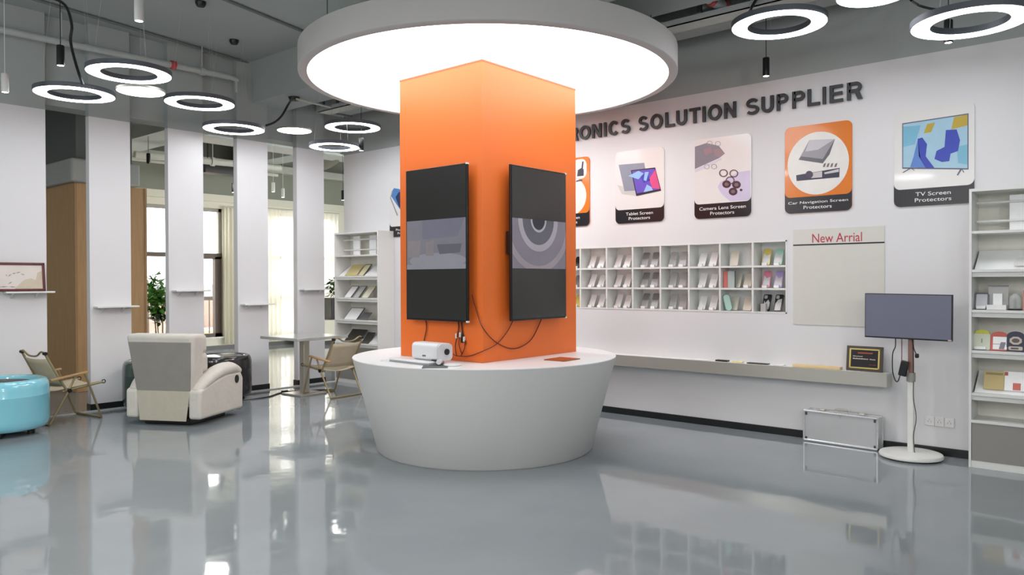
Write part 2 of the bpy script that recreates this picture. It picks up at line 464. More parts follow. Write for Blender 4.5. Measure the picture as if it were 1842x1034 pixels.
# ------------------------------------------------------------------ pillars with their shelves
PX = [(2.605, 3.058), (3.498, 3.950), (4.398, 4.844), (5.309, 5.757), (6.212, 6.665)]
PNAME = ['white pillar at the far left, behind the blue tub stool, with a framed picture on its ledge',
         'white pillar between the folding chair and the recliner, bare ledge, dark wood block either side',
         'white pillar directly behind the cream recliner with an empty high ledge',
         'white pillar right of the black tub stool, its ledge level with the table',
         'white pillar beside the steel table, nearest to the far bookcase']
SHY = [(40, 524), (205, 550), (336, 521.5), (458, 546), (558, 519.5)]
SHN = ['small white ledge carrying the framed picture on the leftmost pillar',
       'small empty white ledge on the second pillar from the left',
       'small empty white ledge on the pillar behind the cream recliner',
       'small empty white ledge on the pillar right of the black tub stool',
       'small empty white ledge on the pillar beside the steel table']
for i, (a, c) in enumerate(PX):
    r = thing('pillar', PNAME[i], 'pillar', ((a+c)/2, YP+.045, 0), 0, 'white partition pillars', True)
    p = MB(); p.box(a, c, YP, YP+.09, 0, ZWH); p.mi = 1; p.box(a, c, YP, YP+.09, ZWH, ZC)
    p.build('pillar_shaft', [WHITE, GREY], r)
    MB().box(a-.008, c+.008, YP-.009, YP+.099, 0, .066).build('skirting', BLACKB, r)
    z = ony(*SHY[i], YP).z
    off = .04 if i in (0, 1) else .02
    s_ = thing('wall_ledge', SHN[i], 'shelf', ((a+c)/2, YP, z), 0, 'white ledges on the pillars', True)
    MB().box(a+.03, c+off, YP-.13, YP, z-.018, z).build('shelf_board', LAMI, s_, bevel=.002)
    for x in (a+.11, c-.11):
        MB().add([(x-.008, YP, z-.018), (x+.008, YP, z-.018), (x+.008, YP-.09, z-.018), (x-.008, YP-.09, z-.018), (x-.008, YP, z-.075), (x+.008, YP, z-.075)],
                 [(0, 1, 2, 3), (0, 3, 4), (1, 5, 2), (3, 2, 5, 4), (0, 4, 5, 1)]).build('bracket', LAMI, s_)
# framed picture leaning on the first ledge
zz = ony(*SHY[0], YP).z
r = thing('picture_frame', 'dark red wood framed pale landscape print leaning on the leftmost pillar ledge', 'picture', (2.79, YP-.075, zz), 0)
r.rotation_euler = (-.12, 0, 0)
fw, fh = .23, .305
f = MB(); t = .026
f.box(-fw, fw, -.02, 0, 0, t); f.box(-fw, fw, -.02, 0, fh-t, fh); f.box(-fw, -fw+t, -.02, 0, 0, fh); f.box(fw-t, fw, -.02, 0, 0, fh)
f.build('frame_moulding', ROSE, r, bevel=.004)
MB().box(-fw+.01, fw-.01, -.009, -.003, .01, fh-.01).build('print', mat('pale_print_paper', (214, 206, 200), .4, var=.04, scale=6), r)
m1 = mat('print_tan_wash', (196, 184, 164), .5, var=.06); m2 = mat('print_grey_ink', (150, 146, 142), .5)
q = MB()
q.prism([(-.06, .028), (.20, .028), (.205, .22), (.16, .20), (.14, .12), (.09, .14), (.03, .12), (-.02, .07)], -.0105, -.0095)
q.build('printed_hill', m1, r)
q = MB()
for (x, z, l, a) in ((-.10, .17, .05, .6), (-.06, .19, .04, .2), (-.02, .20, .05, .3), (.02, .18, .04, -.3), (-.13, .17, .02, 1.3), (-.1, .09, .05, .5), (-.16, .05, .09, .05), (-.08, .048, .07, -.05)):
    q.prism([(x+math.cos(a)*u*l/2-math.sin(a)*v, z+math.sin(a)*u*l/2+math.cos(a)*v) for u, v in ((-1, 0), (0, -.006), (1, 0), (0, .006))], -.0105, -.0095)
q.build('printed_birds', m2, r)

# ------------------------------------------------------------------ orange column, plinth, big disc lamp
PCX, PCY = 4.985, 4.575
KX0, KX1, KY0, KY1 = 4.443, 5.694, 4.097, 5.069
r = thing('display_plinth', 'round white tapered counter around the foot of the orange column', 'counter', (PCX, PCY, 0))
MB().lathe([(0, 0), (.925, 0), (.939, .012), (1.146-.002, .791)], seg=96).build('plinth_body', LAMI2, r, smooth=40)
MB().lathe([(0, .791), (1.144, .791), (1.1455, .793), (1.1455, .798), (1.144, .8), (0, .8)], seg=96).build('countertop', LIDW, r, smooth=40)
r = thing('display_column', 'square orange column rising from the white round counter', 'column', ((KX0+KX1)/2, (KY0+KY1)/2, .8), 0, None, True)
MB().box(KX0, KX1, KY0, KY1, .8, 3.184).build('orange_cladding', ORANGE, r, bevel=.003)
q = MB(); s3 = mat('orange_dark_edge', (186, 92, 40), .5)
q.box(KX0-.002, KX1+.002, KY0-.002, KY1+.002, 3.172, 3.186); q.build('top_edge_strip', s3, r)
DX, DY = 5.02, 4.545
r = thing('disc_lamp', 'huge round white ceiling lamp glowing above the orange column', 'lamp', (DX, DY, 3.19))
MB().lathe([(1.548, 0), (1.612, 0), (1.622, .008), (1.622, .205), (1.612, .213), (0, .213), (0, .19), (1.548, .19)], seg=128, closed=True).build('lamp_rim', mat('white_lamp_rim', (190, 186, 184), .6, var=.01), r, smooth=40)
MB().lathe([(0, .006), (1.547, .006), (1.547, .014), (0, .014)], seg=128, closed=True).build('lamp_diffuser', E_DISC, r, smooth=40)
for a in (2.2, 3.3, 4.4, 5.5, .2, 1.2):
    MB().cyl((1.45*math.cos(a), 1.45*math.sin(a), .21), (1.45*math.cos(a), 1.45*math.sin(a), ZC-3.19), .004, seg=6).build('suspension_cable', BLACK, r)

# wall-mounted portrait screens on the column
def portrait_tv(label, loc, rotz, w_, h_, kind, off):
    r = thing('wall_screen', label, 'television', loc, rotz, 'portrait screens on the orange column')
    x0, x1 = -w_/2, w_/2
    MB().box(x0, x1, -off, -off+.02, 0, h_).build('screen_housing', BLACK, r, bevel=.003)
    MB().box(-w_*.28, w_*.28, -off+.02, 0, h_*.3, h_*.7).build('wall_mount', BLACK, r)
    g = MB().box(x0+.012, x1-.012, -off-.003, -off, .014, h_-.012).build('screen', SCREEN, r)
    z0, z1 = h_*.337, h_*.66
    bx = (x0+.014, x1-.014, z0, z1)
    y1 = -off-.003
    def em(n, rgb, e): return mat(n, rgb, .15, emit=e, var=.06, scale=5)
    if kind == 'room':
        MB().box(bx[0], bx[1], y1-.0008, y1, z0, z1).build('picture_band', em('band_lilac', (112, 110, 118), .24), g)
        q = MB()
        q.prism(clip(disc(.02, z0+.07, .33, .062), *bx), y1-.0016, y1-.0008)
        q.prism([(bx[0], z0+.0), (bx[1], z0), (bx[1], z0+.04), (bx[0], z0+.04)], y1-.0014, y1-.0008)
        q.build('pictured_table', em('band_white', (126, 126, 134), .25), g)
        q = MB(); q.prism([(-.11, z0+.11), (-.02, z0+.11), (-.02, z0+.24), (-.11, z0+.22)], y1-.002, y1-.0008); q.prism([(-.36+.03, z0+.1), (-.19, z0+.1), (-.17, z0+.24), (-.36+.03, z0+.24)], y1-.0018, y1-.0008)
        q.build('pictured_box', em('band_warm', (122, 116, 120), .22), g)
        q = MB(); q.prism([(-.15, z0+.25), (.25, z0+.26), (.33, z1), (-.15, z1)], y1-.0016, y1-.0008); q.build('pictured_wall', em('band_blue', (104, 103, 117), .24), g)
        q = MB(); q.prism([(.05, z0+.12), (.28, z0+.13), (.3, z0+.2), (.02, z0+.2)], y1-.0018, y1-.0008); q.build('pictured_bench', em('band_dark', (92, 92, 98), .2), g)
    else:
        MB().box(bx[0], bx[1], y1-.0008, y1, z0, z1).build('picture_band', em('band_mauve', (112, 107, 118), .24), g)
        cz = z1+.0
        q = MB(); annulus(q, -.02, cz, .21, .265, y1-.002, y1-.0008, bx)
        q.build('pictured_inner_ring', em('ring_mauve', (146, 140, 148), .26), g)
        q = MB(); q.prism(clip(disc(-.02, cz, .21), *bx), y1-.0014, y1-.0008); q.build('pictured_lens', em('lens_grey', (86, 85, 94), .2), g)
        q = MB(); annulus(q, -.02, cz, .085, .105, y1-.003, y1-.0014, bx)
        q.build('pictured_lens_ring', em('ring_pale', (150, 148, 152), .28), g)
        q = MB(); q.prism(clip(disc(-.02, cz, .085), *bx), y1-.0022, y1-.0012); q.build('pictured_pupil', em('pupil', (50, 50, 58), .15), g)
        q = MB(); annulus(q, -.02, cz-.02, .385, .44, y1-.0022, y1-.0008, bx, sq=.95); q.build('pictured_outer_ring', em('ring_rose', (134, 124, 132), .26), g)
    MB().box(x0+.004, x0+.1, -off+.02, -off+.058, h_*.43, h_*.575).build('side_box', BLACK, r, bevel=.004)
    MB().box(x1-.012, x1+.002, -off-.005, -off+.02, -.004, .01).build('corner_guard', mat('white_corner_guard', (225, 225, 225), .4), r)
    MB().box(x1-.012, x1+.002, -off-.005, -off+.02, h_-.01, h_+.004).build('corner_guard', MATS['white_corner_guard'], r)
    return r
portrait_tv('black portrait screen on the left face of the orange column, showing a pale table', (KX0, 4.545, 1.122), FACE_R, .716, 1.253, 'room', .08)
portrait_tv('black portrait screen on the right face of the orange column, showing a round lens', (5.063, KY0, 1.122), 0, .745, 1.263, 'lens', .08)

# cables hanging on the column
def cab(name, label, pts, rad, mt=BLACK):
    o = MB().tube(pts, rad, seg=6, smooth=5).build(name, mt)
    tag(o, label, 'cable'); return reorigin(o)
LX, RY = KX0-.012, KY0-.012
DARKRED = mat('dark_red_cable', (96, 34, 24), .5)
cab('power_cable', 'short dark cable dropping from the left screen behind the white desktop device', [onx(766, 574, LX), onx(767, 592, LX), onx(763, 612, LX), onx(760, 638, LX)], .005, DARKRED)
p_ = [onx(849, 530, LX-.02), onx(858, 562, LX), onx(868, 590, LX)]
p_[2] = Vector((LX, RY, p_[2].z))
cab('signal_cable', 'long thin cable sagging around the column corner between both screens',
    p_+[ony(893, 616, RY), ony(925, 627, RY), ony(955, 611, RY), ony(974, 574, RY)], .0045, DARKRED)
cab('power_cable', 'thin cable running from the right screen down to the white desktop device',
    [ony(924, 574, RY), ony(912, 597, RY), ony(893, 619, RY), Vector((LX-.002, RY-.002, onx(868, 631, LX).z)), onx(845, 640, LX), onx(822, 640, LX-.04), onx(816, 637, 4.24)], .004, DARKRED)
r = thing('connector_bundle', 'bundle of black plugs and red leads dangling below the left screen', 'cable', onx(826, 640, LX), 0, None, True)
for (x0_, x1_, mt) in ((824, 822, DARKRED), (830, 833, BLACK)):
    MB().tube([onx(x0_, 574, LX), onx(x0_+1, 590, LX), onx(x1_, 606, LX)], .006, seg=6).build('lead', mt, r)
for (x0_, y0_, x1_, y1_) in ((823, 603, 821, 640), (827, 604, 830, 635), (833, 608, 836, 622), (836, 612, 829, 640)):
    MB().tube([onx(x0_, y0_, LX), onx((x0_+x1_)/2+3*(-1 if x0_ < 828 else 1), (y0_+y1_)/2, LX), onx(x1_, y1_, LX)], .004, seg=6).build('lead', DARKRED, r)
for (x_, y_, mt) in ((821, 604, 'w'), (828, 602, 'w'), (832, 605, 'b'), (835, 610, 'w'), (831, 612, 'b')):
    p = onx(x_, y_, LX); MB().box(p.x-.008, p.x+.008, p.y-.008, p.y+.008, p.z-.02, p.z+.02).build('plug', LAMI if mt == 'w' else BLACK, r, bevel=.003)

# ------------------------------------------------------------------ things on the round counter
ZT = .8
DEVW = mat('white_device_plastic', (222, 222, 224), .35, var=.01)
# flat white tray with closed lid under the device
r = thing('desktop_tray', 'flat white slab tray lying under the white desktop device', 'device', (4.11, 4.47, ZT), -PI/2-.06)
MB().box(-.30, .20, -.07, .09, .0, .012).build('tray_base', mat('grey_device_plastic', (150, 150, 152), .4), r, bevel=.004)
MB().box(-.30, .20, -.07, .09, .013, .03).build('tray_lid', DEVW, r, bevel=.006)
r = thing('desktop_device', 'white rounded desktop device with a round dark port, at the foot of the left screen', 'device', (4.17, 4.395, ZT+.031), -PI/2-.06)
pr = rrect(-.075, .075, 0, .135, .035, 6)
MB().prism([(p[0], p[1]) for p in pr], -.15, .15).xf(Matrix.Rotation(PI/2, 4, 'Z')).build('device_body', DEVW, r, smooth=40)
e = MB().prism([(p[0]*.93, .003+p[1]*.95) for p in pr], -.012, .012).xf(Matrix.Translation((.156, 0, 0)) @ Matrix.Rotation(PI/2, 4, 'Z'))
e.build('end_cap', mat('pale_device_plastic', (206, 204, 206), .4), r, smooth=40)
MB().cyl((.166, .01, .07), (.176, .01, .07), .024, seg=20).build('round_port', BLACK, r)
MB().prism(rrect(-.02, .02, .03, .042, .005), -.0775, -.072).build('logo_badge', mat('grey_badge', (110, 108, 104), .4), r)
MB().prism([(.09, .004), (.15, .004), (.15, .012), (.09, .012)], -.079, -.07).build('switch', BLACK, r)
MB().cyl((.16, -.05, .0), (.19, -.09, .0), .02, seg=10).build('cable_gland', DEVW, r)
o = MB().box(-.12, .12, -.095, .095, 0, .004).build('cutting_mat', mat('charcoal_mat', (88, 88, 90), .6)); o.location = (4.045, 4.22, ZT); o.rotation_euler = (0, 0, .75)
tag(o, 'dark grey square mat half under the white desktop device', 'mat')
MB_ = MB().lathe([(0, 0), (.062, 0), (.07, .006), (.068, .014), (.05, .018), (0, .019)], seg=32).build('round_puck', DEVW); MB_.location = (4.16, 4.155, ZT)
tag(MB_, 'small flat white round puck right of the white desktop device', 'device')
cab('white_cable', 'thin white cable looped on the counter left of the white desktop device', [(4.2, 4.72, ZT+.004), (4.14, 4.81, ZT+.004), (4.05, 4.86, ZT+.004), (4.02, 4.80, ZT+.004), (4.05, 4.76, ZT+.004)], .003, DEVW)
o = MB().box(-.12, .12, -.1, .1, 0, .009).build('tablet', mat('brown_red_tablet_glass', (150, 78, 44), .18, var=.02), bevel=.003); o.location = (5.035, 3.765, ZT); o.rotation_euler = (0, 0, .06)
tag(o, 'flat reddish brown tablet lying on the counter right of the column', 'tablet')

# ------------------------------------------------------------------ ring and disc pendants
HOUS = mat('blue_grey_lamp_housing', (88, 93, 101), .5)
def pend_cables(r, rad, n, top, z):
    for k in range(n):
        a = 2*PI*k/n+.6
        MB().cyl((rad*math.cos(a), rad*math.sin(a), z), (rad*.6*math.cos(a), rad*.6*math.sin(a), top), .0013, seg=5).build('suspension_wire', PIPE, r)
RINGS = [((163, 302, 116, 151), 'ring lamp hanging highest of the left cluster, above the small disc lamp'),
         ((70, 199, 154, 187), 'leftmost ring lamp, with a black cable looping down to it'),
         ((301, 418, 173, 200), 'ring lamp right of the small disc lamp, above the pillar behind the recliner'),
         ((369, 473, 222, 244), 'ring lamp over the fourth pillar, a black cable running to its right'),
         ((586, 683, 219, 241), 'ring lamp hanging nearest to the orange column on its left'),
         ((558, 645, 256, 274), 'lowest ring lamp, in front of the last white pillar'),
         ((1320, 1482, 20, 72), 'ring lamp right of the huge disc lamp, above a black spot'),
         ((1650, 1838, 14, 71), 'ring lamp in the top right corner of the view')]
for (xl, xr, yt, yb), lab in RINGS:
    xc, yc = (xl+xr)/2, (yt+yb)/2
    ro = .31 if xl == 558 else .35; k = ro/.35
    p = Vector(C0+ray(xc, yc)*(FPX*ro/((xr-xl)/2)))
    r = thing('ring_lamp', 'lit '+lab, 'lamp', p, 0, 'ring pendant lamps')
    MB().lathe([(.236*k, 0), (.35*k, 0), (.35*k, .004), (.236*k, .004)], seg=64, closed=True).build('ring_diffuser', E_RING, r, smooth=40)
    MB().lathe([(.228*k, .001), (.236*k, .001), (.236*k, .005), (.35*k, .005), (.35*k, .001), (.357*k, .001), (.357*k, .044), (.228*k, .044)], seg=64, closed=True).build('ring_housing', HOUS, r, smooth=40)
    pend_cables(r, .29*k, 3, ZC-p.z, .042)
for (xc, yc, R_, lab) in ((253.5, 165.5, .21, 'small round disc lamp glowing between the left ring lamps'), (529.5, 235.5, .21, 'small round disc lamp glowing left of the orange column'), (1571, -8, .24, 'round disc lamp cut by the top edge of the view, between two ring lamps')):
    D_ = {253.5: FPX*.21/39.5, 529.5: FPX*.21/29.5, 1571: 5.4}[xc]
    p = Vector(C0+ray(xc, yc)*D_)
    r = thing('small_disc_lamp', 'lit '+lab, 'lamp', p, 0, 'small disc pendant lamps')
    MB().lathe([(0, 0), (R_, 0), (R_, .005), (0, .005)], seg=48, closed=True).build('disc_diffuser', E_RING, r, smooth=40)
    MB().lathe([(R_, .001), (R_+.007, .001), (R_+.007, .022), (0, .022), (0, .006), (R_, .006)], seg=48, closed=True).build('disc_housing', GREYF, r, smooth=40)
    pend_cables(r, 0, 1, ZC-p.z, .02)
# cylindrical spots
SPOTS = [((109, 118), 6.3, 'b', 'black cylinder spot hanging left, above the leftmost ring lamp'),
         ((9, 166), 6.8, 'w', 'white cylinder spot hanging at the far left edge'),
         ((250, 38), 5.2, 'w', 'white cylinder spot at the top left, against the grey ceiling'),
         ((1378, 137), 6.9, 'b', 'black cylinder spot hanging under the ring lamp over the wall lettering'),
         ((1706, 77), 5.6, 'b', 'spot peeping out below the top right ring lamp'),
         ((650, 271), 9.9, 'b', 'small black spot beside the lowest ring lamp, left of the orange column'),
         ((267, 294), 12.5, 'k', 'unlit black cylinder spot seen between the second and third pillars'),
         ((491.5, 345), 13.6, 'w', 'pale cylinder spot beyond the pillars, left of a pair over the glowing curtain'),
         ((509, 355), 14.2, 'w', 'pale cylinder spot beyond the pillars, right of a pair over the glowing curtain'),
         ((617, 360), 13.0, 'b', 'black spot beyond the pillars, seen next to the far right wall end'),
         ((420, 346), 13.6, 'b', 'black spot mostly hidden behind the left edge of the fourth pillar')]
WSP = mat('white_spot_housing', (206, 206, 202), .45)
for (x, y), D_, k, lab in SPOTS:
    p = Vector(C0+ray(x, y)*D_)
    r = thing('spot_lamp', lab, 'lamp', p, 0, 'hanging cylinder spots')
    mt = WSP if k == 'w' else BLACK
    MB().lathe([(.024, .0), (.03, 0), (.03, .16), (.026, .165), (0, .165), (0, .16), (.024, .01)], seg=24, closed=True).build('spot_housing', mt, r, smooth=40)
    if k != 'k': MB().lathe([(0, .001), (.0245, .001), (.0245, .006), (0, .006)], seg=24, closed=True).build('spot_lens', E_SPOT, r)
    MB().cyl((0, 0, .16), (0, 0, ZC-p.z), .0035, seg=6).build('drop_cable', mt, r)

# loose black cables to the ring lamps
cab('lamp_cable', 'black cable looping from the ceiling down to the leftmost ring lamp', [onz(60, -14, ZC)]+[Vector(C0+ray(x, y)*6.9) for x, y in ((86, -6), (117, 9), (129, 45), (127, 75), (138, 120), (149, 152))], .012)
cab('lamp_cable', 'black cable curving from a ceiling box down to the ring lamp over the fourth pillar', [onz(527, 175, 3.80)]+[Vector(C0+ray(x, y)*d_) for x, y, d_ in ((519, 187, 9.3), (507, 208, 9.15), (494, 220, 9.1), (478, 226, 9.1))], .014)
cab('lamp_cable', 'black cable running off the top edge beside the upper right ring lamp', [onz(1380, -30, ZC)]+[Vector(C0+ray(x, y)*6.4) for x, y in ((1370, -12), (1360, 0), (1350, 18), (1344, 34))], .012)
cab('lamp_cable', 'black cable sagging towards the top right ring lamp', [onz(1618, -22, ZC)]+[Vector(C0+ray(x, y)*5.2) for x, y in ((1632, -6), (1650, 8), (1672, 15), (1700, 19))], .009)

# ------------------------------------------------------------------ ceiling services
def pipe(name, label, p0, p1, rad, mt=PIPE, cat='pipe', joints=()):
    r = thing(name, label, cat, (Vector(p0)+Vector(p1))/2, 0, None, True)
    MB().cyl(p0, p1, rad, seg=16).build('pipe_run', mt, r)
    for t in joints:
        q = Vector(p0).lerp(Vector(p1), t); d = (Vector(p1)-Vector(p0)).normalized()
        MB().cyl(q-d*.03, q+d*.03, rad*1.35, seg=16).build('pipe_coupling', mt, r)
        MB().cyl(q+Vector((0, 0, rad)), (q.x, q.y, ZC), .008, seg=6).build('pipe_hanger', mt, r)
    return r
a, c = ony(-40, 48, 9.1), ony(412, 138, 9.1)
r = pipe('sprinkler_pipe', 'pale sprinkler pipe running along the grey beam above the left pillars', (0, 9.1, a.z), (c.x, 9.1, c.z), .038, PIPE, 'pipe', (.35, .62, .93))
p = ony(311, 117, 9.1); MB().cyl((p.x-.03, 9.1, p.z), (p.x+.03, 9.1, p.z), .05, seg=14).build('red_coupling', RED, r)
q = MB(); q.cyl((c.x, 9.1, c.z), (c.x+.12, 9.1, c.z-.02), .03); q.cyl((c.x+.1, 9.1, c.z), (c.x+.1, 9.1, c.z-.18), .02); q.build('pipe_elbow', PIPE, r)
for (a_, b_, lab) in (((58, -2), (447, 113), 'thin grey conduit crossing the ceiling above the left ring lamps'), ((398, -3), (548, 58), 'thin grey conduit crossing the ceiling left of the huge disc lamp')):
    p0, p1 = onz(*a_, ZC-.02), onz(*b_, ZC-.02)
    if p1.x > 5.5: p1 = p0.lerp(p1, (5.5-p0.x)/(p1.x-p0.x))
    o = MB().tube([p0, p0.lerp(p1, .5)+Vector((0, 0, .0)), p1], .016, seg=8, smooth=2).build('ceiling_conduit', GREY2); tag(o, lab, 'pipe', 'ceiling conduits'); reorigin(o)
o = MB().box(5.42, 5.50, 9.26, 9.335, 3.45, 4.34).build('cable_trunking', GREY2); tag(o, 'vertical grey cable trunking in the beam corner above the fourth pillar', 'trunking'); reorigin(o)
for (x, y, lab) in ((361, 3, 'small dark round ceiling detector near the top left conduit'), (421, 72, 'small dark round ceiling detector between two grey conduits')):
    p = onz(x, y, ZC)
    o = MB().lathe([(0, -.05), (.04, -.05), (.055, -.02), (.055, 0), (0, 0)], seg=20).build('ceiling_detector', BLACK); o.location = (p.x, p.y, ZC); tag(o, lab, 'detector', 'ceiling detectors')
p = onz(529, 175, 3.815)
o = MB().lathe([(0, -.04), (.06, -.04), (.075, 0), (0, 0)], seg=20).build('junction_box', BLACK); o.location = (p.x, p.y, 3.815); tag(o, 'black round junction box under the beam left of the huge lamp', 'box')
a, c = onz(533, 178, 3.77), onz(600, 194, 3.77)
pipe('ceiling_conduit', 'pale conduit running from the black junction box towards the huge lamp', a, c, .014, PIPEW)
# ducts along the right wall under the ceiling
r = thing('air_duct', 'long grey air duct running along the top of the right wall', 'duct', (6.75, 5, 3.84), 0, None, True)
MB().box(6.5, 6.95, -3, 9.2, 3.84, 4.16).build('duct_body', PIPE, r, bevel=.01)
q = MB()
for y in (0, 1.5, 3.0, 4.5, 6.0, 7.5, 9.0): q.box(6.48, 6.97, y-.015, y+.015, 3.82, 4.18)
q.build('duct_flange', GREY2, r)
a, c = onx(1205, 63, 6.35), onx(1312, 23, 6.35)
r = thing('cable_tray', 'pale metal cable tray beside the air duct right of the huge lamp', 'tray', (6.35, 3, 3.78), 0, None, True)
MB().box(6.25, 6.45, -2.5, 8.8, 3.74, 3.752).build('tray_floor', PIPEW, r)
q = MB(); q.box(6.25, 6.254, -2.5, 8.8, 3.74, 3.80); q.box(6.442, 6.45, -2.5, 8.8, 3.74, 3.80); q.build('tray_side', PIPE, r)
q = MB()
for y in (-1, 1, 3.2, 5, 7, 8.5): q.box(6.34, 6.36, y-.02, y+.02, 3.75, ZC)
q.build('tray_hanger', GREY2, r)
p0 = Vector(C0+ray(1268, -8)*6.6); p1 = Vector(C0+ray(1334, 32)*6.9)
r = pipe('sprinkler_pipe', 'thick grey pipe with red couplings crossing behind the upper right ring lamp', p0, p1, .05, PIPE)
for t in (.18, .5):
    q = p0.lerp(p1, t); d = (p1-p0).normalized(); MB().cyl(q-d*.02, q+d*.02, .058, seg=16).build('red_coupling', RED, r)
r = pipe('sprinkler_pipe', 'thinner pipe with a red joint left of the thick pipe at the top', Vector(C0+ray(1225, -8)*6.8), Vector(C0+ray(1262, 8)*7.0), .018, PIPE)
p0 = Vector(C0+ray(1262, 8)*7.0); p1 = Vector(C0+ray(1284, 20)*7.1); MB().cyl(p0, p1, .035, seg=12).build('pipe_joint', PIPE, r); MB().cyl(p0.lerp(p1, .8), p0.lerp(p1, 1.05), .04, seg=12).build('red_coupling', RED, r)
# beyond the pillars
r = thing('air_duct', 'rectangular grey duct beyond the pillars, seen through the upper gaps', 'duct', (7, 12.3, 3.7), 0, None, True)
MB().box(6.05, 9.8, 12.1, 12.7, 3.85, 4.2).build('duct_body', PIPE, r, bevel=.01)
struct('trim_5', MB().box(5.62, 6.25, 9.62, YWIN-.3, 3.815, ZC), GREY)
struct('trim_6', MB().box(8.6, 9.1, 9.62, YWIN-.3, 3.9, ZC), GREY)
pipe('water_pipe', 'pale pipe crossing under the ceiling between the second and third pillars', (5.8, 13.4, 3.62), (8.5, 13.2, 3.66), .06, PIPEW, 'pipe', (.5,))
pipe('water_pipe', 'thin pale pipe above the plain window, seen between the second and third pillars', (5.8, 14.4, 3.70), (9.2, 14.4, 3.70), .035, PIPEW, 'pipe', (.3, .8))
pipe('water_pipe', 'vertical pale pipe dropping to the lintel left of the third pillar', (7.38, 15.3, 3.30), (7.38, 15.3, 3.84), .045, PIPEW)
r = thing('round_duct', 'curved round grey duct under the ceiling, seen between the fourth and fifth pillars', 'duct', (9.4, 13, 3.9), 0, None, True)
MB().tube([(8.6, 11.2, 4.1), (9.2, 12.2, 4.05), (9.6, 13.2, 3.95), (9.75, 14.2, 3.9)], .17, seg=18).build('duct_run', mat('dark_duct', (108, 108, 100), .6), r)
MB().tube([(10.4, 13.6, 3.75), (10.8, 13.5, 3.9), (11.4, 13.4, 4.0), (12.2, 13.4, 4.02)], .16, seg=18).build('duct_branch', MATS['dark_duct'], r)
o = MB().box(-.42, .42, -.16, .16, 0, .16).box(-.3, -.29, -.01, .01, .15, ZC-3.52).box(.29, .3, -.01, .01, .15, ZC-3.52).build('air_unit', BLACK); o.location = (7.72, 14.0, 3.52); tag(o, 'black box air unit under the ceiling, seen right of the third pillar', 'air unit')

# ------------------------------------------------------------------ right wall: lettering
r = thing('wall_lettering', 'large charcoal raised capital letters on the upper white wall', 'sign', (XW, 3.5, 3.018), FACE_R)
def band(q, pts, t, y0, y1, closed=False):
    """constant width stroke along a path in x-z"""
    n = len(pts); L = []; Rr = []
    for k in range(n):
        a = pts[k-1] if (closed or k > 0) else pts[k]; b = pts[(k+1) % n] if (closed or k < n-1) else pts[k]
        dx, dz = b[0]-a[0], b[1]-a[1]; l = math.hypot(dx, dz); nx, nz = -dz/l, dx/l
        L.append((pts[k][0]+nx*t/2, pts[k][1]+nz*t/2)); Rr.append((pts[k][0]-nx*t/2, pts[k][1]-nz*t/2))
    # one skin: front, back and the two sides
    vs = []
    for k in range(n): vs += [(L[k][0], y0, L[k][1]), (Rr[k][0], y0, Rr[k][1]), (L[k][0], y1, L[k][1]), (Rr[k][0], y1, Rr[k][1])]
    fs = []
    for k in range(n if closed else n-1):
        a, b = 4*k, 4*((k+1) % n)
        fs += [(a, a+1, b+1, b), (a+2, b+2, b+3, a+3), (a, b, b+2, a+2), (a+1, a+3, b+3, b+1)]
    if not closed: e = 4*(n-1); fs += [(0, 2, 3, 1), (e, e+1, e+3, e+2)]
    q.add(vs, fs)
def ell(cx, cz, rx, rz, a0, a1, n=14): return [(cx+rx*math.cos(math.radians(a0+(a1-a0)*k/n)), cz+rz*math.sin(math.radians(a0+(a1-a0)*k/n))) for k in range(n+1)]
def letter(ch, x0, x1, h):
    """bold grotesque capital drawn between x0 and x1, from 0 to h"""
    q = MB(); y0, y1 = -.034, -.012; t = .2*h; w = x1-x0; B = lambda a, b, c, d: q.box(a, b, y0, y1, c, d)
    if ch == 'I': B(x0, x1, 0, h)
    elif ch == 'L': B(x0, x0+t, 0, h); B(x0+t, x1, 0, t*.9)
    elif ch == 'T': B(x0, x1, h-t*.9, h); B(x0+w/2-t/2, x0+w/2+t/2, 0, h-t*.9)
    elif ch == 'E':
        B(x0, x0+t, 0, h)
        for z, e in ((0, x1), (h/2-t*.42, x1-t*.2), (h-t*.88, x1-t*.1)): B(x0+t, e, z, z+t*.88)
    elif ch == 'N':
        B(x0, x0+t*.92, 0, h); B(x1-t*.92, x1, 0, h); q.prism([(x0, h), (x0+t*1.05, h), (x1, 0), (x1-t*1.05, 0)], y0+.0002, y1)
    elif ch == 'O': band(q, ell(x0+w/2, h/2, w/2-t/2, h/2-t/2+.002, 0, 360, 40)[:-1], t, y0, y1, True)
    elif ch == 'C': band(q, ell(x0+w*.52, h/2, w*.52-t/2, h/2-t/2+.002, 42, 318, 30), t, y0, y1)
    elif ch == 'U': band(q, [(x0+t/2, h)]+ell(x0+w/2, w/2+.0, w/2-t/2, w/2-t/2+.002, 180, 360, 18)+[(x1-t/2, h)], t, y0, y1)
    elif ch in 'PR':
        B(x0, x0+t, 0, h); r_ = h*.29-t*.45; cz = h-t*.45-r_; cx = x1-t/2-r_-(.04*w if ch == 'R' else 0)
        band(q, [(x0+t*.6, h-t*.45)]+ell(cx, cz, r_, r_, 90, -90, 14)+[(x0+t*.6, cz-r_)], t*.9, y0, y1)
        if ch == 'R': q.prism([(x0+w*.42, cz-r_+.2*t), (x0+w*.74, cz-r_+.2*t), (x1, 0), (x1-t*1.25, 0)], y0+.0002, y1)
    elif ch == 'S':
        r1 = h*.262-t*.28; cx = x0+w/2; rx = w/2-t/2
        band(q, ell(cx, h-t/2-r1+.002, rx*.94, r1, 28, 235, 18)+ell(cx, t/2+r1-.002, rx, r1, 60, -152, 18), t*.92, y0, y1)
    return q
def WP(px, py): return 3.5-onx(px, py, XW-.03).y
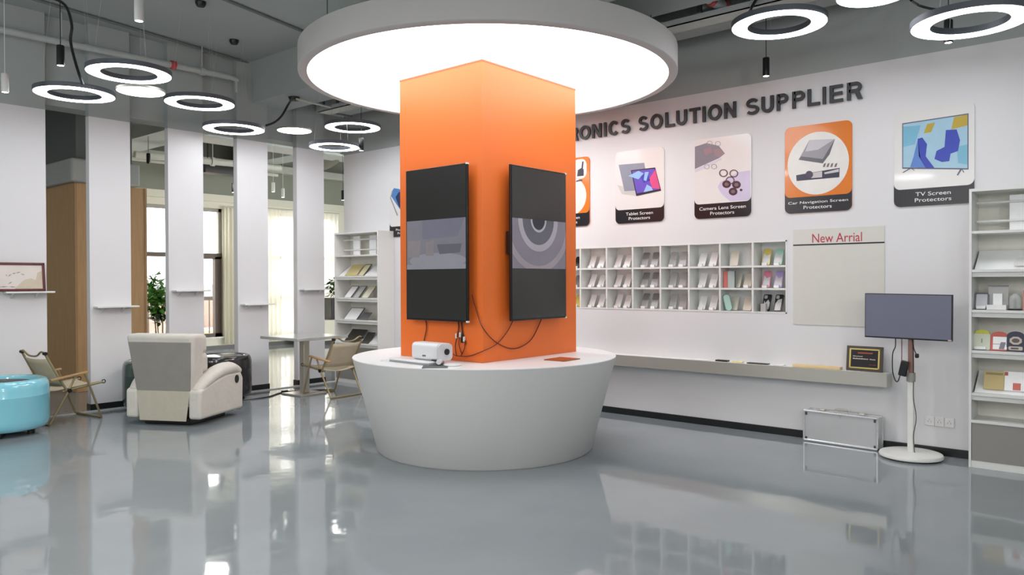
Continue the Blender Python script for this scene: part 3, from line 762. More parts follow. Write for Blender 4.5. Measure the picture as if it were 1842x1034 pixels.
LET = [('O', 1042.2, 1061.5), ('N', 1064.7, 1081), ('I', 1086.1, 1090), ('C', 1094.4, 1112.1), ('S', 1116.5, 1132.9),
       ('S', 1148.1, 1165.1), ('O', 1169.6, 1191.3), ('L', 1196.4, 1212.7), ('U', 1216.3, 1235.2), ('T', 1240, 1258.8), ('I', 1263.4, 1268.5), ('O', 1273.3, 1297.5), ('N', 1302.5, 1323.5),
       ('S', 1341.6, 1365), ('U', 1369.6, 1391.3), ('P', 1397, 1417.5), ('P', 1425, 1447.5), ('L', 1452.3, 1474.2), ('I', 1479.6, 1485.2), ('E', 1492, 1516), ('R', 1523.4, 1551)]
LH = .153
for ch, a, c in LET:
    letter(ch, WP(a, 200), WP(c, 200), LH).build('letter', TXT, r, smooth=30)
x = WP(1042.2, 200)-.02       # the part of the line the orange column hides, up to ELECT...
for ch in 'RTCELE':
    wd = .105 if ch != 'L' else .09
    letter(ch, x-wd, x, LH).build('letter', TXT, r, smooth=30); x -= wd+.025

# ------------------------------------------------------------------ posters
def poster(yc, label, capt, board_mt, zt=2.83, wid=.593, fs=.032):
    r = thing('wall_poster', label, 'poster', (XW, yc, 2.058), FACE_R, 'product posters on the right wall')
    h = zt-2.058
    MB().prism(rrect(-wid/2, wid/2, 0, h, .05), -.012, 0).build('poster_board', board_mt, r)
    # black caption with a concave upper edge
    P = rrect(-wid/2, wid/2, 0, .2, .05, corners=(1, 1, 0, 0))
    P = P[:-2]
    n = 6
    P += [(wid/2, .195)]+[(wid/2-.05+.05*math.cos(-t*PI/2/n), .195+.05*math.sin(-t*PI/2/n)) for t in range(1, n+1)]
    P += [(-wid/2+.05-.05*math.cos(-t*PI/2/n), .195+.05*math.sin(-t*PI/2/n)) for t in range(n, 0, -1)]+[(-wid/2, .195)]
    c_ = MB().prism(P, -.0135, -.012).build('caption_panel', CAP, r)
    for k, (s_, w_) in enumerate(capt): put_text('caption_text', s_, 0, .083-k*.05, w_, fs, -.0138, TXTW, c_, .0006, .003)
    return r
PALE = mat('pale_poster_film', (224, 223, 222), .18, var=.01, coat=.3)
PORNG = mat('orange_poster_film', (218, 122, 42), .18, var=.02, coat=.3)
PWHITE = mat('white_poster_print', (224, 222, 218), .25)
def local(yc): return lambda x, y: (lambda p: (yc-p.y, p.z-2.058))(onx(x, y, XW))
def shp(r, name, mt, polys, y=-.0125, th=.0006):
    q = MB()
    for P in polys: q.prism(P, y-th, y)
    return q.build(name, mt, r)
# tablet poster
yc = 4.26; L = local(yc)
r = poster(yc, 'pale poster of two tablets, captioned Tablet Screen Protectors', [('Tablet Screen', .33), ('Protectors', .26)], PALE)
def zc(x, y): return L(1020+x/4.31, 260+y/4.31)
shp(r, 'pictured_shadow', mat('poster_soft_grey', (196, 194, 192), .3), [[zc(395, 315), zc(520, 345), zc(740, 360), zc(560, 402), zc(430, 385)]], -.0122)
shp(r, 'pictured_tablet_back', mat('poster_grey_lilac', (140, 144, 160), .25), [[zc(405, 158), zc(603, 142), zc(640, 350), zc(450, 362)]], -.0126)
shp(r, 'pictured_tablet_front', mat('poster_dark', (44, 44, 60), .25), [[zc(500, 200), zc(688, 178), zc(735, 358), zc(542, 400)]], -.0134)
shp(r, 'pictured_violet', mat('poster_violet', (104, 84, 190), .25), [[zc(510, 208), zc(682, 188), zc(727, 345), zc(545, 380)]], -.0142)
shp(r, 'pictured_pink', mat('poster_pink', (216, 84, 140), .25), [[zc(690, 195), zc(727, 345), zc(668, 340), zc(640, 270)]], -.0150)
shp(r, 'pictured_blue', mat('poster_light_blue', (150, 190, 236), .25), [[zc(480, 245), zc(560, 205), zc(600, 225), zc(560, 270)], [zc(600, 370), zc(625, 310), zc(660, 330), zc(672, 355)], [zc(610, 215), zc(640, 212), zc(620, 285), zc(600, 275)]], -.0158)
shp(r, 'pictured_deep_blue', mat('poster_deep_blue', (60, 70, 180), .25), [[zc(570, 240), zc(630, 225), zc(650, 280), zc(600, 300)]], -.0150)
# camera lens poster
yc = 3.325; L = local(yc)
r = poster(yc, 'pale poster of phone camera rings, captioned Camera Lens Screen Protectors', [('Camera Lens Screen', .485), ('Protectors', .25)], PALE, 2.85)
shp(r, 'pictured_phone_edge', mat('poster_slate', (128, 128, 140), .25), [[zc(996, 18), zc(1085, -10), zc(1180, 10), zc(1228, 70), zc(1185, 105), zc(996, 190)]], -.0126)
shp(r, 'pictured_phone_glint', mat('poster_pale_lilac', (206, 206, 222), .25), [[zc(996, 195), zc(1200, 105), zc(1200, 118), zc(996, 218)]], -.0132)
shp(r, 'pictured_camera_bump', mat('poster_rose_grey', (150, 130, 138), .25), [[zc(1140, 40), zc(1190, 30), zc(1228, 70), zc(1185, 100), zc(1145, 80)], [zc(1060, 40), zc(1120, 15), zc(1135, 60), zc(1080, 90)]], -.0134)
shp(r, 'pictured_lilac_phone', mat('poster_lilac', (204, 196, 222), .25), [[zc(1172, 330), zc(1195, 290), zc(1330, 215), zc(1425, 200), zc(1425, 430), zc(1270, 440), zc(1200, 380)]], -.0126)
def pix_ring(cx, cy, ro, ri, n=24):
    out = []
    for i in range(n):
        a0, a1 = 2*PI*i/n, 2*PI*(i+1)/n
        out.append([zc(cx+ro*math.cos(a0), cy+ro*.88*math.sin(a0)), zc(cx+ro*math.cos(a1), cy+ro*.88*math.sin(a1)), zc(cx+ri*math.cos(a1), cy+ri*.88*math.sin(a1)), zc(cx+ri*math.cos(a0), cy+ri*.88*math.sin(a0))])
    return out
LENSD = mat('poster_lens_dark', (70, 52, 62), .25)
shp(r, 'pictured_lenses', LENSD, [[zc(cx+34*math.cos(2*PI*i/20), cy+30*math.sin(2*PI*i/20)) for i in range(20)] for cx, cy in ((1242, 308), (1318, 312), (1292, 365))]+[[zc(1354+11*math.cos(2*PI*i/12), 353+10*math.sin(2*PI*i/12)) for i in range(12)]], -.0134)
shp(r, 'pictured_lens_glint', mat('poster_lens_mid', (122, 104, 116), .25), [[zc(cx+16*math.cos(2*PI*i/16), cy+14*math.sin(2*PI*i/16)) for i in range(16)] for cx, cy in ((1242, 308), (1318, 312), (1292, 365))], -.0142)
shp(r, 'pictured_rings', mat('poster_ring_dark', (84, 66, 66), .25), pix_ring(1218, 222, 34, 26)+pix_ring(1298, 225, 34, 26)+pix_ring(1270, 278, 34, 26), -.0148)
shp(r, 'pictured_small_rings', mat('poster_ring_grey', (150, 146, 150), .25), pix_ring(1088, 172, 21, 17)+pix_ring(1145, 172, 22, 18)+pix_ring(1175, -5, 22, 18)+pix_ring(1110, -8, 22, 18), -.0142)
# car navigation poster
yc = 2.408; L = local(yc)
def zd(x, y): return L(1400+x/4.136, 180+y/4.136)
r = poster(yc, 'orange poster with a white circle, captioned Car Navigation Screen Protectors', [('Car Navigation Screen', .53), ('Protectors', .25)], PORNG, 2.85, .593, .031)
shp(r, 'white_circle', PWHITE, [disc(.0, .44, .272, .282, 48)], -.0124)
shp(r, 'pictured_panel', mat('poster_steel', (148, 146, 152), .25), [[zd(155, 445), zd(235, 300), zd(425, 292), zd(385, 400), zd(335, 470)]], -.0132)
shp(r, 'pictured_panel_edge', mat('poster_steel_dark', (96, 94, 102), .25), [[zd(155, 445), zd(175, 420), zd(335, 440), zd(425, 292), zd(385, 405), zd(335, 472)]], -.0140)
shp(r, 'pictured_panel_glint', mat('poster_steel_light', (190, 188, 194), .25), [[zd(235, 302), zd(420, 294), zd(300, 370), zd(205, 385)]], -.0140)
shp(r, 'pictured_car_interior', mat('poster_navy', (52, 52, 70), .25), [[zd(137, 560), zd(460, 505), zd(458, 575), zd(140, 603)]], -.0132)
shp(r, 'pictured_dashboard', mat('poster_mist', (196, 192, 194), .25), [[zd(240, 545), zd(330, 530), zd(330, 575), zd(250, 582)], [zd(345, 540), zd(455, 512), zd(455, 535), zd(350, 552)]], -.0140)
shp(r, 'pictured_steering_wheel', mat('poster_plum', (70, 58, 80), .25), [[zd(235+28*math.cos(2*PI*i/16), 555+28*math.sin(2*PI*i/16)) for i in range(16)]], -.0148)
shp(r, 'pictured_gadgets', mat('poster_brown_grey', (120, 104, 104), .25), [[zd(x, 500), zd(x+8, 475), zd(x+24, 468), zd(x+16, 498)] for x in (335, 362, 390, 420)], -.0140)
# TV poster
yc = 1.475; L = local(yc)
r = poster(yc, 'pale glossy poster of a television, captioned TV Screen Protectors', [('TV Screen', .26), ('Protectors', .27)], PALE, 2.87)
shp(r, 'pictured_tv_frame', mat('poster_slate_dark', (96, 100, 116), .25), [[zd(925, 175), zd(1418, 100), zd(1418, 518), zd(925, 512)]], -.0126)
shp(r, 'pictured_sky', mat('poster_pale_blue', (160, 196, 216), .25), [[zd(932, 182), zd(1410, 110), zd(1410, 508), zd(932, 502)]], -.0134)
shp(r, 'pictured_aqua', mat('poster_aqua', (120, 180, 206), .25), [[zd(932, 200), zd(1060, 190), zd(1020, 330), zd(932, 350)]], -.0142)
shp(r, 'pictured_aqua', MATS['poster_aqua'], [[zd(1330, 350), zd(1410, 330), zd(1410, 480), zd(1340, 470)]], -.0142)
shp(r, 'pictured_mustard', mat('poster_mustard', (184, 160, 60), .25), [[zd(1310, 128), zd(1410, 110), zd(1410, 190), zd(1290, 220)], [zd(1110, 180), zd(1170, 168), zd(1140, 240), zd(1085, 250)]], -.0142)
shp(r, 'pictured_cobalt', mat('poster_cobalt', (56, 72, 176), .25), [[zd(1040, 290), zd(1075, 280), zd(1110, 330), zd(1100, 420), zd(1165, 506), zd(1100, 506), zd(1050, 420)], [zd(1250, 225), zd(1330, 220), zd(1355, 300), zd(1340, 380), zd(1285, 400), zd(1275, 455), zd(1220, 462), zd(1165, 440), zd(1180, 380), zd(1240, 350)]], -.0150)
shp(r, 'pictured_blue_fold', mat('poster_mid_blue', (90, 130, 200), .25), [[zd(1040, 300), zd(1060, 430), zd(1100, 506), zd(985, 500), zd(1010, 420)]], -.0150)
shp(r, 'pictured_tv_feet', MATS['poster_slate_dark'], [[zd(985, 505), zd(1000, 505), zd(935, 542), zd(925, 540)], [zd(985, 505), zd(995, 505), zd(1020, 525), zd(1012, 525)], [zd(1355, 515), zd(1370, 515), zd(1340, 562), zd(1330, 560)], [zd(1365, 515), zd(1372, 515), zd(1388, 540), zd(1380, 540)]], -.0142)
# partly hidden orange poster, three more hidden by the column, one at its left
yc = 5.195; L = local(yc)
r = poster(yc, 'orange poster partly hidden by the right edge of the orange column', [('Watch Screen', .33), ('Protectors', .26)], PORNG, 2.83)
shp(r, 'white_circle', PWHITE, [disc(.04, .34, .215, .215, 40), rrect(.07, .26, .53, .75, .07)], -.0124)
shp(r, 'pictured_gadget', mat('poster_ink', (58, 58, 74), .25), [[(.13, .56), (.22, .56), (.22, .63), (.21, .64), (.22, .72), (.20, .72), (.19, .65), (.14, .63)], [(.11, .5), (.2, .505), (.2, .52), (.12, .515)], [(.08, .5), (.11, .48), (.11, .5)]], -.0132)
yc = 7.985; L = local(yc)
r = poster(yc, 'pale poster with a blue phone, between the far bookcase and the orange column', [('Phone Screen', .33), ('Protectors', .26)], PALE, 2.83)
shp(r, 'pictured_phone_blue', mat('poster_phone_blue', (84, 130, 190), .25), [[(-.26, .57), (-.25, .64), (-.2, .68), (-.1, .66), (.05, .6), (.0, .3), (-.12, .42)]], -.0126)
shp(r, 'pictured_phone_dark', mat('poster_phone_dark', (40, 52, 90), .25), [[(-.17, .55), (-.1, .62), (.08, .58), (.02, .32), (-.1, .42)]], -.0134)
shp(r, 'pictured_strap', mat('poster_strap_grey', (150, 152, 156), .25), [[(-.285, .55), (-.27, .56), (-.12, .30), (-.14, .29)], [(-.285, .55), (-.23, .66), (-.22, .65), (-.27, .55)]], -.0142)

# ------------------------------------------------------------------ new arrival board
r = thing('notice_board', 'flat off white board headed New Arrial with a dark rule, right of the cubbies', 'board', (XW, 2.238, 1.037), FACE_R)
MB().box(-.392, .392, -.006, 0, 0, .87).build('board_sheet', mat('off_white_board', (208, 207, 200), .3, var=.01), r)
MB().box(-.392, .392, -.0075, -.006, .722, .734).build('dark_rule', CAP, r)
p0, p1 = WR(1461.5, 433.5), WR(1551, 430.5)
put_text('heading', 'New Arrial', p0[0]+2.238, .745, p1[0]-p0[0], .082, -.0065, mat('crimson_lettering', (178, 56, 74), .5), r, .0008, .004, align='l', label='crimson heading')

# ------------------------------------------------------------------ cubby shelf
CY = [NY1, 6.71, 6.38, 6.045, 5.71, 5.375, 5.033, 4.683, 4.351, 4.016, 3.691, 3.355, 3.02, NY0]
CZ = [NZ0, 1.361, 1.575, NZ1]
r = thing('cubby_shelf', 'white grid of small cubbies set into the right wall, full of phone samples', 'shelf', (XW, 4.8, NZ0), 0, None, True)
q = MB().box(XW+ND, XW+ND+.02, NY0, NY1, NZ0, NZ1).build('back_panel', mat('grey_white_back', (238, 239, 237), .5), r)
q = MB(); q.box(XW-.004, XW+ND, NY0, NY0+.012, NZ0, NZ1); q.box(XW-.004, XW+ND, NY1-.012, NY1, NZ0, NZ1)
q.box(XW-.004, XW+ND, NY0, NY1, NZ0, NZ0+.012); q.box(XW-.004, XW+ND, NY0, NY1, NZ1-.012, NZ1); q.build('outer_frame', LAMI, r)
for y in CY[1:-1]: MB().box(XW-.002, XW+ND, y-.009, y+.009, NZ0+.01, NZ1-.01).build('divider', LAMI, r)
for z in CZ[1:-1]: MB().box(XW-.003, XW+ND, NY0+.01, NY1-.01, z-.009, z+.009).build('shelf_board', LAMI, r)
ROWN = {2: 'top', 1: 'middle', 0: 'bottom'}
ORD = ['rightmost', 'second from right', 'third from right', 'fourth from right', 'fifth from right', 'sixth from right', 'seventh from right', 'eighth from right']
PADW = mat('white_sample_pad', (245, 246, 246), .4); GLD = mat('dark_reflection_and_pad', (140, 139, 142), .15); GLM = mat('mid_reflection_tone', (186, 186, 183), .15)  # dark and mid glass tones stand for reflections; the dark also colours a pad
CREAMP = mat('cream_sample_pad', (218, 212, 198), .4)
HOLD = mat('white_holder', (230, 230, 230), .4)
def sample(name, lab, y, zf, w_, h_, mt, tilt=.5, holder=True, depth=.10, top=None, group='phone samples in the cubbies'):
    r = thing(name, lab, 'sample', (XW+depth, y, zf), FACE_R, group)
    M = Matrix.Rotation(-tilt, 4, 'X')
    q = MB().prism(rrect(-w_/2, w_/2, .004, h_, .012, 3), -.004, .004).xf(M).build('sample_panel', mt, r)
    if top: MB().prism(rrect(-w_/2+.002, w_/2-.002, h_*.55, h_-.002, .012, 3), -.0052, -.004).xf(M).build('painted_reflection', top, r)  # reflection on the clear glass, painted as a darker upper half
    if holder:
        MB().box(-w_*.32, w_*.32, -.03, -.004, 0, .026).build('label_holder', HOLD, r, bevel=.003)
    return r
zf = [CZ[0]+.0125, CZ[1]+.0095, CZ[2]+.0095]
YEL = mat('yellow_case', (230, 208, 116), .2); MINT = mat('mint_case', (176, 226, 214), .2); PINK = mat('pink_case', (232, 142, 160), .2); PURP = mat('purple_case', (190, 174, 230), .2)
SILV = mat('silver_print', (214, 214, 218), .3)
for c_ in range(5, 12+1):          # cells counted along the wall; the last is nearest to the camera
    yl, yr = CY[c_], CY[c_+1]
    cell = 12-c_
    for row in (2, 1, 0):
        z = zf[row]; wd = yl-yr
        where = '%s row, cubby %s' % (ROWN[row], ORD[cell])
        ys = ((yl-wd*.40)*1.0135, (yl-wd*.75)*1.0135)
        if cell in (6, 5, 2):
            for k, y in enumerate(ys): sample('screen_sample', 'white sample pad, %s of the pair, %s' % (('left', 'right')[k], where), y, z, .075, .155+.01*((cell+row+k) % 2), PADW)
        elif cell == 4:
            for k, y in enumerate(ys): sample('screen_sample', 'glass sample with painted dark reflection, %s of the pair, %s' % (('left', 'right')[k], where), y, z, .078, .175, CLEARG, .42, True, .1, GLD)
        elif cell == 3:
            for k, y in enumerate(ys): sample('screen_sample', 'glass sample with painted grey reflection, %s of the pair, %s' % (('left', 'right')[k], where), y, z, .08, .172, CLEARG, .42, True, .1, GLM)
        elif cell == 1:
            if row == 2: sample('screen_sample', 'lone cream sample pad, '+where, (yl-wd*.42)*1.0135, z, .085, .155, CREAMP, .3, False)
            elif row == 1:
                for k, y in enumerate(((yl-wd*.50)*1.0135, (yl-wd*.82)*1.0135)): sample('screen_sample', 'cream sample pad, %s of the pair, %s' % (('left', 'right')[k], where), y, z, .078, .15, CREAMP, .45, k == 1)
                for nm, mt, y, in (('red', mat('coral_case', (208, 110, 104), .4), yl-.05), ('grey', mat('grey_green_case', (172, 184, 180), .4), yl-.095)):
                    rr = thing('phone_case', '%s phone case standing at the left, %s' % (nm, where), 'phone case', (XW+.06, y, z), FACE_R+.35, 'standing phone cases')
                    MB().prism(rrect(-.036, .036, 0, .165, .01), -.005, .005).build('case_shell', mt, rr, bevel=.002)
                    MB().prism(rrect(.028, .038, .0, .165, .003, 2), -.0062, .0062).build('case_edge', mat('dark_case_edge', (70, 74, 76), .4), rr)
            else:
                for k, y in enumerate(((yl-wd*.40)*1.0135, (yl-wd*.82)*1.0135)): sample('screen_sample', 'cream sample pad, %s of the pair, %s' % (('left', 'right')[k], where), y, z, .085, .145, CREAMP, .4, False)
                rr = thing('phone_case', 'green phone case leaning at the left, '+where, 'phone case', (XW+.055, yl-.075, z), FACE_R+.5, 'standing phone cases')
                MB().prism(rrect(-.034, .034, 0, .165, .03), -.005, .005).xf(Matrix.Rotation(-.22, 4, 'Y')).build('case_shell', mat('green_case', (176, 206, 196), .35), rr)
                q = MB(); P = rrect(-.036, .036, -.002, .167, .031); P2 = rrect(-.030, .030, .004, .161, .027)
                for i in range(len(P)): j = (i+1) % len(P); q.prism([P[i], P[j], P2[j], P2[i]], -.0062, .0062)
                q.xf(Matrix.Rotation(-.22, 4, 'Y')).build('case_edge', mat('teal_edge', (66, 130, 116), .4), rr)
        elif cell == 0:
            if row == 2: cs = (('yellow', YEL), ('mint green', MINT))
            elif row == 1: cs = (('pink', PINK), ('purple', PURP))
            else: cs = (('black and white', None), ('white and black', None))
            for k, (nm, mt) in enumerate(cs):
                y = (yl-wd*.37, yl-wd*.72)[k]*1.0135
                rr = sample('phone_case', nm+' phone case on a small stand, '+where, y, z, .078, .175, mt or mat('black_case', (40, 40, 42), .3), .42, row != 0, .1, None, 'coloured phone cases')
                M = Matrix.Rotation(-.42, 4, 'X')
                if mt: MB().prism([(-.03, .03), (.03, .03), (.034, .115), (.0, .10), (-.03, .13)], -.0052, -.004).xf(M).build('white_print', SILV, rr)
                else:
                    MB().prism([(-.028, .02), (.028, .02), (.03, .09), (.012, .12), (-.012, .085), (-.026, .11)] if k == 0 else [(-.03, .012), (.026, .012), (.028, .13), (-.01, .12), (-.03, .08)], -.0052, -.004).xf(M).build('white_print', SILV, rr)
                    MB().prism(rrect(-.03, .0, .13, .165, .008, 3), -.0062, -.004).xf(M).build('camera_patch', mat('case_grey', (190, 190, 194), .3), rr)
            if row == 0:
                rr = thing('sample_box', 'small upright grey box with a black edge, '+where, 'box', (XW+.05, yl-.085, z), FACE_R)
                MB().box(-.025, .025, -.01, .03, 0, .075).build('box_body', mat('grey_card', (176, 176, 176), .5), rr); MB().box(-.031, -.025, -.0105, .031, 0, .076).build('box_edge', BLACK, rr)
        elif cell == 7:
            mt = (YEL, GLD, BLACK)[row]; nm = ('yellow', 'grey', 'black')[row]
            sample('screen_sample', '%s sample pad at the edge of the orange column, %s' % (nm, where), (yr+.06)*1.0135, z, .08, .15, mt, .45)

# ------------------------------------------------------------------ steel wall shelf and what lies on it
r = thing('steel_shelf', 'long low brushed steel shelf fixed along the right wall', 'shelf', (XW, 4, .65), 0, None, True)
MB().box(6.93, XW-.001, 1.79, 7.6, .647, .657).build('shelf_top', LAMI, r)
MB().box(6.927, 6.935, 1.79, 7.6, .541, .6575).build('steel_apron', STEEL, r, bevel=.001)
MB().box(6.935, XW-.001, 1.79, 1.80, .541, .647).build('end_plate', STEEL, r)
q = MB()
for y in (2.2, 3.6, 5.0, 6.4): q.box(6.94, XW-.001, y-.015, y+.015, .60, .647)
q.build('shelf_bracket', STEEL, r)
ZS = .657
r = thing('award_plaque', 'dark framed award plaque with a gold border standing on the steel shelf', 'plaque', (7.0, 1.99, ZS), FACE_R-.05)
r.rotation_euler = (-.12, 0, FACE_R-.05)
MB().box(-.15, .15, -.009, .009, 0, .215).build('plaque_board', mat('dark_brown_plaque', (66, 56, 46), .35, var=.1), r, bevel=.003)
q = MB(); g0, g1 = .125, .016
q.box(-g0, g0, -.011, -.009, .022, .032); q.box(-g0, g0, -.011, -.009, .183, .193); q.box(-g0, -g0+.012, -.011, -.009, .022, .193); q.box(g0-.012, g0, -.011, -.009, .022, .193)
q.build('gold_border', mat('gold_foil', (206, 190, 110), .3, .6), r)
MB().box(-.108, .108, -.0105, -.009, .036, .178).build('black_plate', mat('black_plate', (30, 24, 26), .2), r)
q = MB(); rnd = random.Random(3)
def scrawl(q, x0, x1, z, h):
    x = x0
    while x < x1:
        w_ = rnd.uniform(.006, .01); q.box(x, x+w_*.8, -.0112, -.0105, z, z+h*rnd.uniform(.7, 1)); x += w_
scrawl(q, -.055, .06, .150, .014); q.build('orange_title', mat('plaque_orange', (176, 84, 52), .4), r)
q = MB(); scrawl(q, -.095, -.02, .122, .008); scrawl(q, -.095, .03, .10, .011); scrawl(q, .045, .09, .10, .009); q.build('white_lines', mat('plaque_white', (196, 186, 176), .4), r)
q = MB(); scrawl(q, .04, .09, .055, .006); q.build('red_line', mat('plaque_red', (140, 60, 52), .4), r)
o = MB().box(-.21, .21, -.035, .035, 0, .022).build('wood_plank', wood('pale_plank', (214, 184, 130), (224, 198, 148), .5, (1, 12, 12)), bevel=.003); o.location = (6.99, 2.385, ZS+.001); o.rotation_euler = (0, 0, PI/2)
tag(o, 'short pale wooden plank lying on the steel shelf left of the plaque', 'plank')
MAG = mat('sample_paper', (232, 232, 230), .5)
for (yy, wx, wy, hz, mt, nm, lab) in ((2.73, .05, .03, .006, MAG, 'sample_card', 'white card lying on the steel shelf next to the wooden plank'),
                                      (2.93, .1, .035, .008, BLACK, 'sample_strip', 'black and white strip lying on the steel shelf, second item from the plank'),
                                      (3.13, .05, .03, .01, mat('yellow_card', (226, 214, 150), .5), 'sample_card', 'pale yellow card on the steel shelf left of the black strip'),
                                      (3.29, .06, .03, .014, BLACK, 'sample_pad', 'small black pad on the steel shelf, last item before the bare length')):
    o = MB().box(-wx, wx, -wy, wy, 0, hz).build(nm, mt, bevel=.001); o.location = (6.995, yy, ZS+.001); o.rotation_euler = (0, 0, PI/2); tag(o, lab, 'sample')
o = MB().box(-.09, .09, -.05, .05, 0, .003).build('paper_sheet', MAG); o.location = (7.0, 3.52, ZS+.001); o.rotation_euler = (0, 0, PI/2); tag(o, 'white paper sheet lying on the bare length of the steel shelf', 'paper')

# aluminium case
r = thing('aluminium_case', 'silver aluminium tool case standing on the floor under the steel shelf', 'case', (6.995, 2.17, 0), FACE_R-.06)
cw, ch, cd = .325, .285, .06
MB().box(-cw+.01, cw-.01, -cd, cd, .01, ch-.01).build('case_shell', ALU, r, bevel=.004)
q = MB()
for y in (-cd, cd):
    for (a_, b_) in (((-cw+.012, .012), (cw-.012, .012)), ((-cw+.012, ch-.012), (cw-.012, ch-.012)), ((-cw+.012, .012), (-cw+.012, ch-.012)), ((cw-.012, .012), (cw-.012, ch-.012))):
        q.cyl((a_[0], y, a_[1]), (b_[0], y, b_[1]), .011, seg=10)
q.build('edge_rail', ALU2, r)
for x in (-cw+.028, cw-.028):
    for z in (.03, ch-.035): MB().box(x-.012, x+.012, -cd-.006, -cd+.006, z-.013, z+.013).build('corner_fitting', mat('dark_rivet_plate', (82, 82, 84), .4, .4), r, bevel=.003)
for x in (-.17, .17): MB().box(x-.022, x+.022, -.02, .02, ch-.006, ch+.009).build('latch', STEEL, r, bevel=.003)
MB().tube([(-.06, 0, ch), (-.05, 0, ch+.022), (.05, 0, ch+.022), (.06, 0, ch)], .007, seg=8, smooth=3).build('handle', STEEL, r)
MB().box(-.006, .006, -cd-.004, -cd, ch-.045, ch-.025).build('clasp', STEEL, r); MB().box(-.006, .006, -cd-.004, -cd, .012, .028).build('clasp', STEEL, r)

# socket plate
r = thing('wall_socket', 'white three gang socket plate low on the wall beside the monitor stand', 'socket', (XW, 1.425, .238), FACE_R)
SOCK = mat('socket_plastic', (226, 225, 224), .3)
for k in range(3):
    MB().box(-.108+k*.072+.001, -.108+(k+1)*.072-.001, -.012, 0, 0, .076).build('socket_module', SOCK, r, bevel=.003)
    q = MB(); x = -.072+k*.072; q.box(x-.012, x-.009, -.0125, -.011, .028, .042); q.box(x+.009, x+.012, -.0125, -.011, .028, .042); q.box(x-.0015, x+.0015, -.0125, -.011, .046, .056)
    q.build('socket_slots', mat('socket_slot', (120, 118, 116), .6), r)

# monitor on a pole stand
MX, MY = 6.84, 1.585
r = thing('monitor_stand', 'grey screened monitor on a white pole with round white foot by the wall', 'monitor', (MX, MY, 0), FACE_R)
MB().lathe([(0, .008), (.225, .008), (.235, .014), (.237, .026), (.23, .04), (.21, .046), (0, .05)], seg=64).build('base_plate', mat('white_powder_coat', (226, 226, 222), .35), r, smooth=40)
MB().lathe([(0, 0), (.22, 0), (.22, .009), (0, .009)], seg=48).build('rubber_foot', BLACK, r)
MB().box(-.024, .024, -.018, .018, .045, .66).build('pole', MATS['white_powder_coat'], r, bevel=.008, bseg=3)
MB().box(-.02, .02, -.014, .014, .66, 1.16).build('pole_upper', mat('rose_brown_metal', (150, 116, 104), .35, .5), r, bevel=.004)
MB().cyl((0, -.0, .62), (0, 0, .69), .034, seg=20).build('clamp_collar', GREYF, r)
mo = MB(); mw, mh = .322, .365
M = Matrix.Translation((-.012, -.075, .965)) @ Matrix.Rotation(.012, 4, 'Y') @ Matrix.Rotation(.03, 4, 'X')
h_ = MB().box(-mw, mw, -.0, .032, 0, mh).xf(M).build('monitor_housing', BLACK, r, bevel=.003)
MB().box(-mw+.006, mw-.008, -.002, .0, .012, mh-.006).xf(M).build('monitor_screen', SCREEN2, h_)
MB().box(mw-.03, mw-.004, -.0035, -.002, .004, .013).xf(M).build('sticker', mat('pink_white_sticker', (224, 186, 180), .5), h_)
MB().box(-.06, .04, -.044, .0, 1.08, 1.2).build('monitor_bracket', BLACK, r)
ad = MB().box(-.03, .03, -.035, .0, 0, .125).xf(Matrix.Translation((-.055, -.03, .665)) @ Matrix.Rotation(.2, 4, 'Y')).build('power_adapter', BLACK, r, bevel=.008)
MB().tube([(-.105, -.045, .97), (-.105, -.05, .90), (-.125, -.05, .84), (-.125, -.05, .70), (-.105, -.05, .625), (-.085, -.05, .62), (-.07, -.045, .67)], .0045, seg=6).build('cable', BLACK, r)
MB().tube([(-.062, -.03, .97), (-.062, -.03, .86), (-.06, -.04, .79)], .0035, seg=6).build('cable', DARKRED, r)
MB().tube([(.015, -.03, .97), (.025, -.03, .90), (.045, -.03, .845)], .004, seg=6).build('cable', BLACK, r)
MB().box(.036, .064, -.042, -.012, .815, .85).xf(Matrix.Identity(4)).build('plug', BLACK, r, bevel=.008)
MB().tube([(.018, -.025, .95), (.024, -.02, .7), (.022, -.02, .5), (.04, -.022, .38), (.042, -.022, .3), (.025, -.024, .19), (.03, -.03, .10), (.04, -.05, .055)], .003, seg=6).build('cable', BLACK, r)

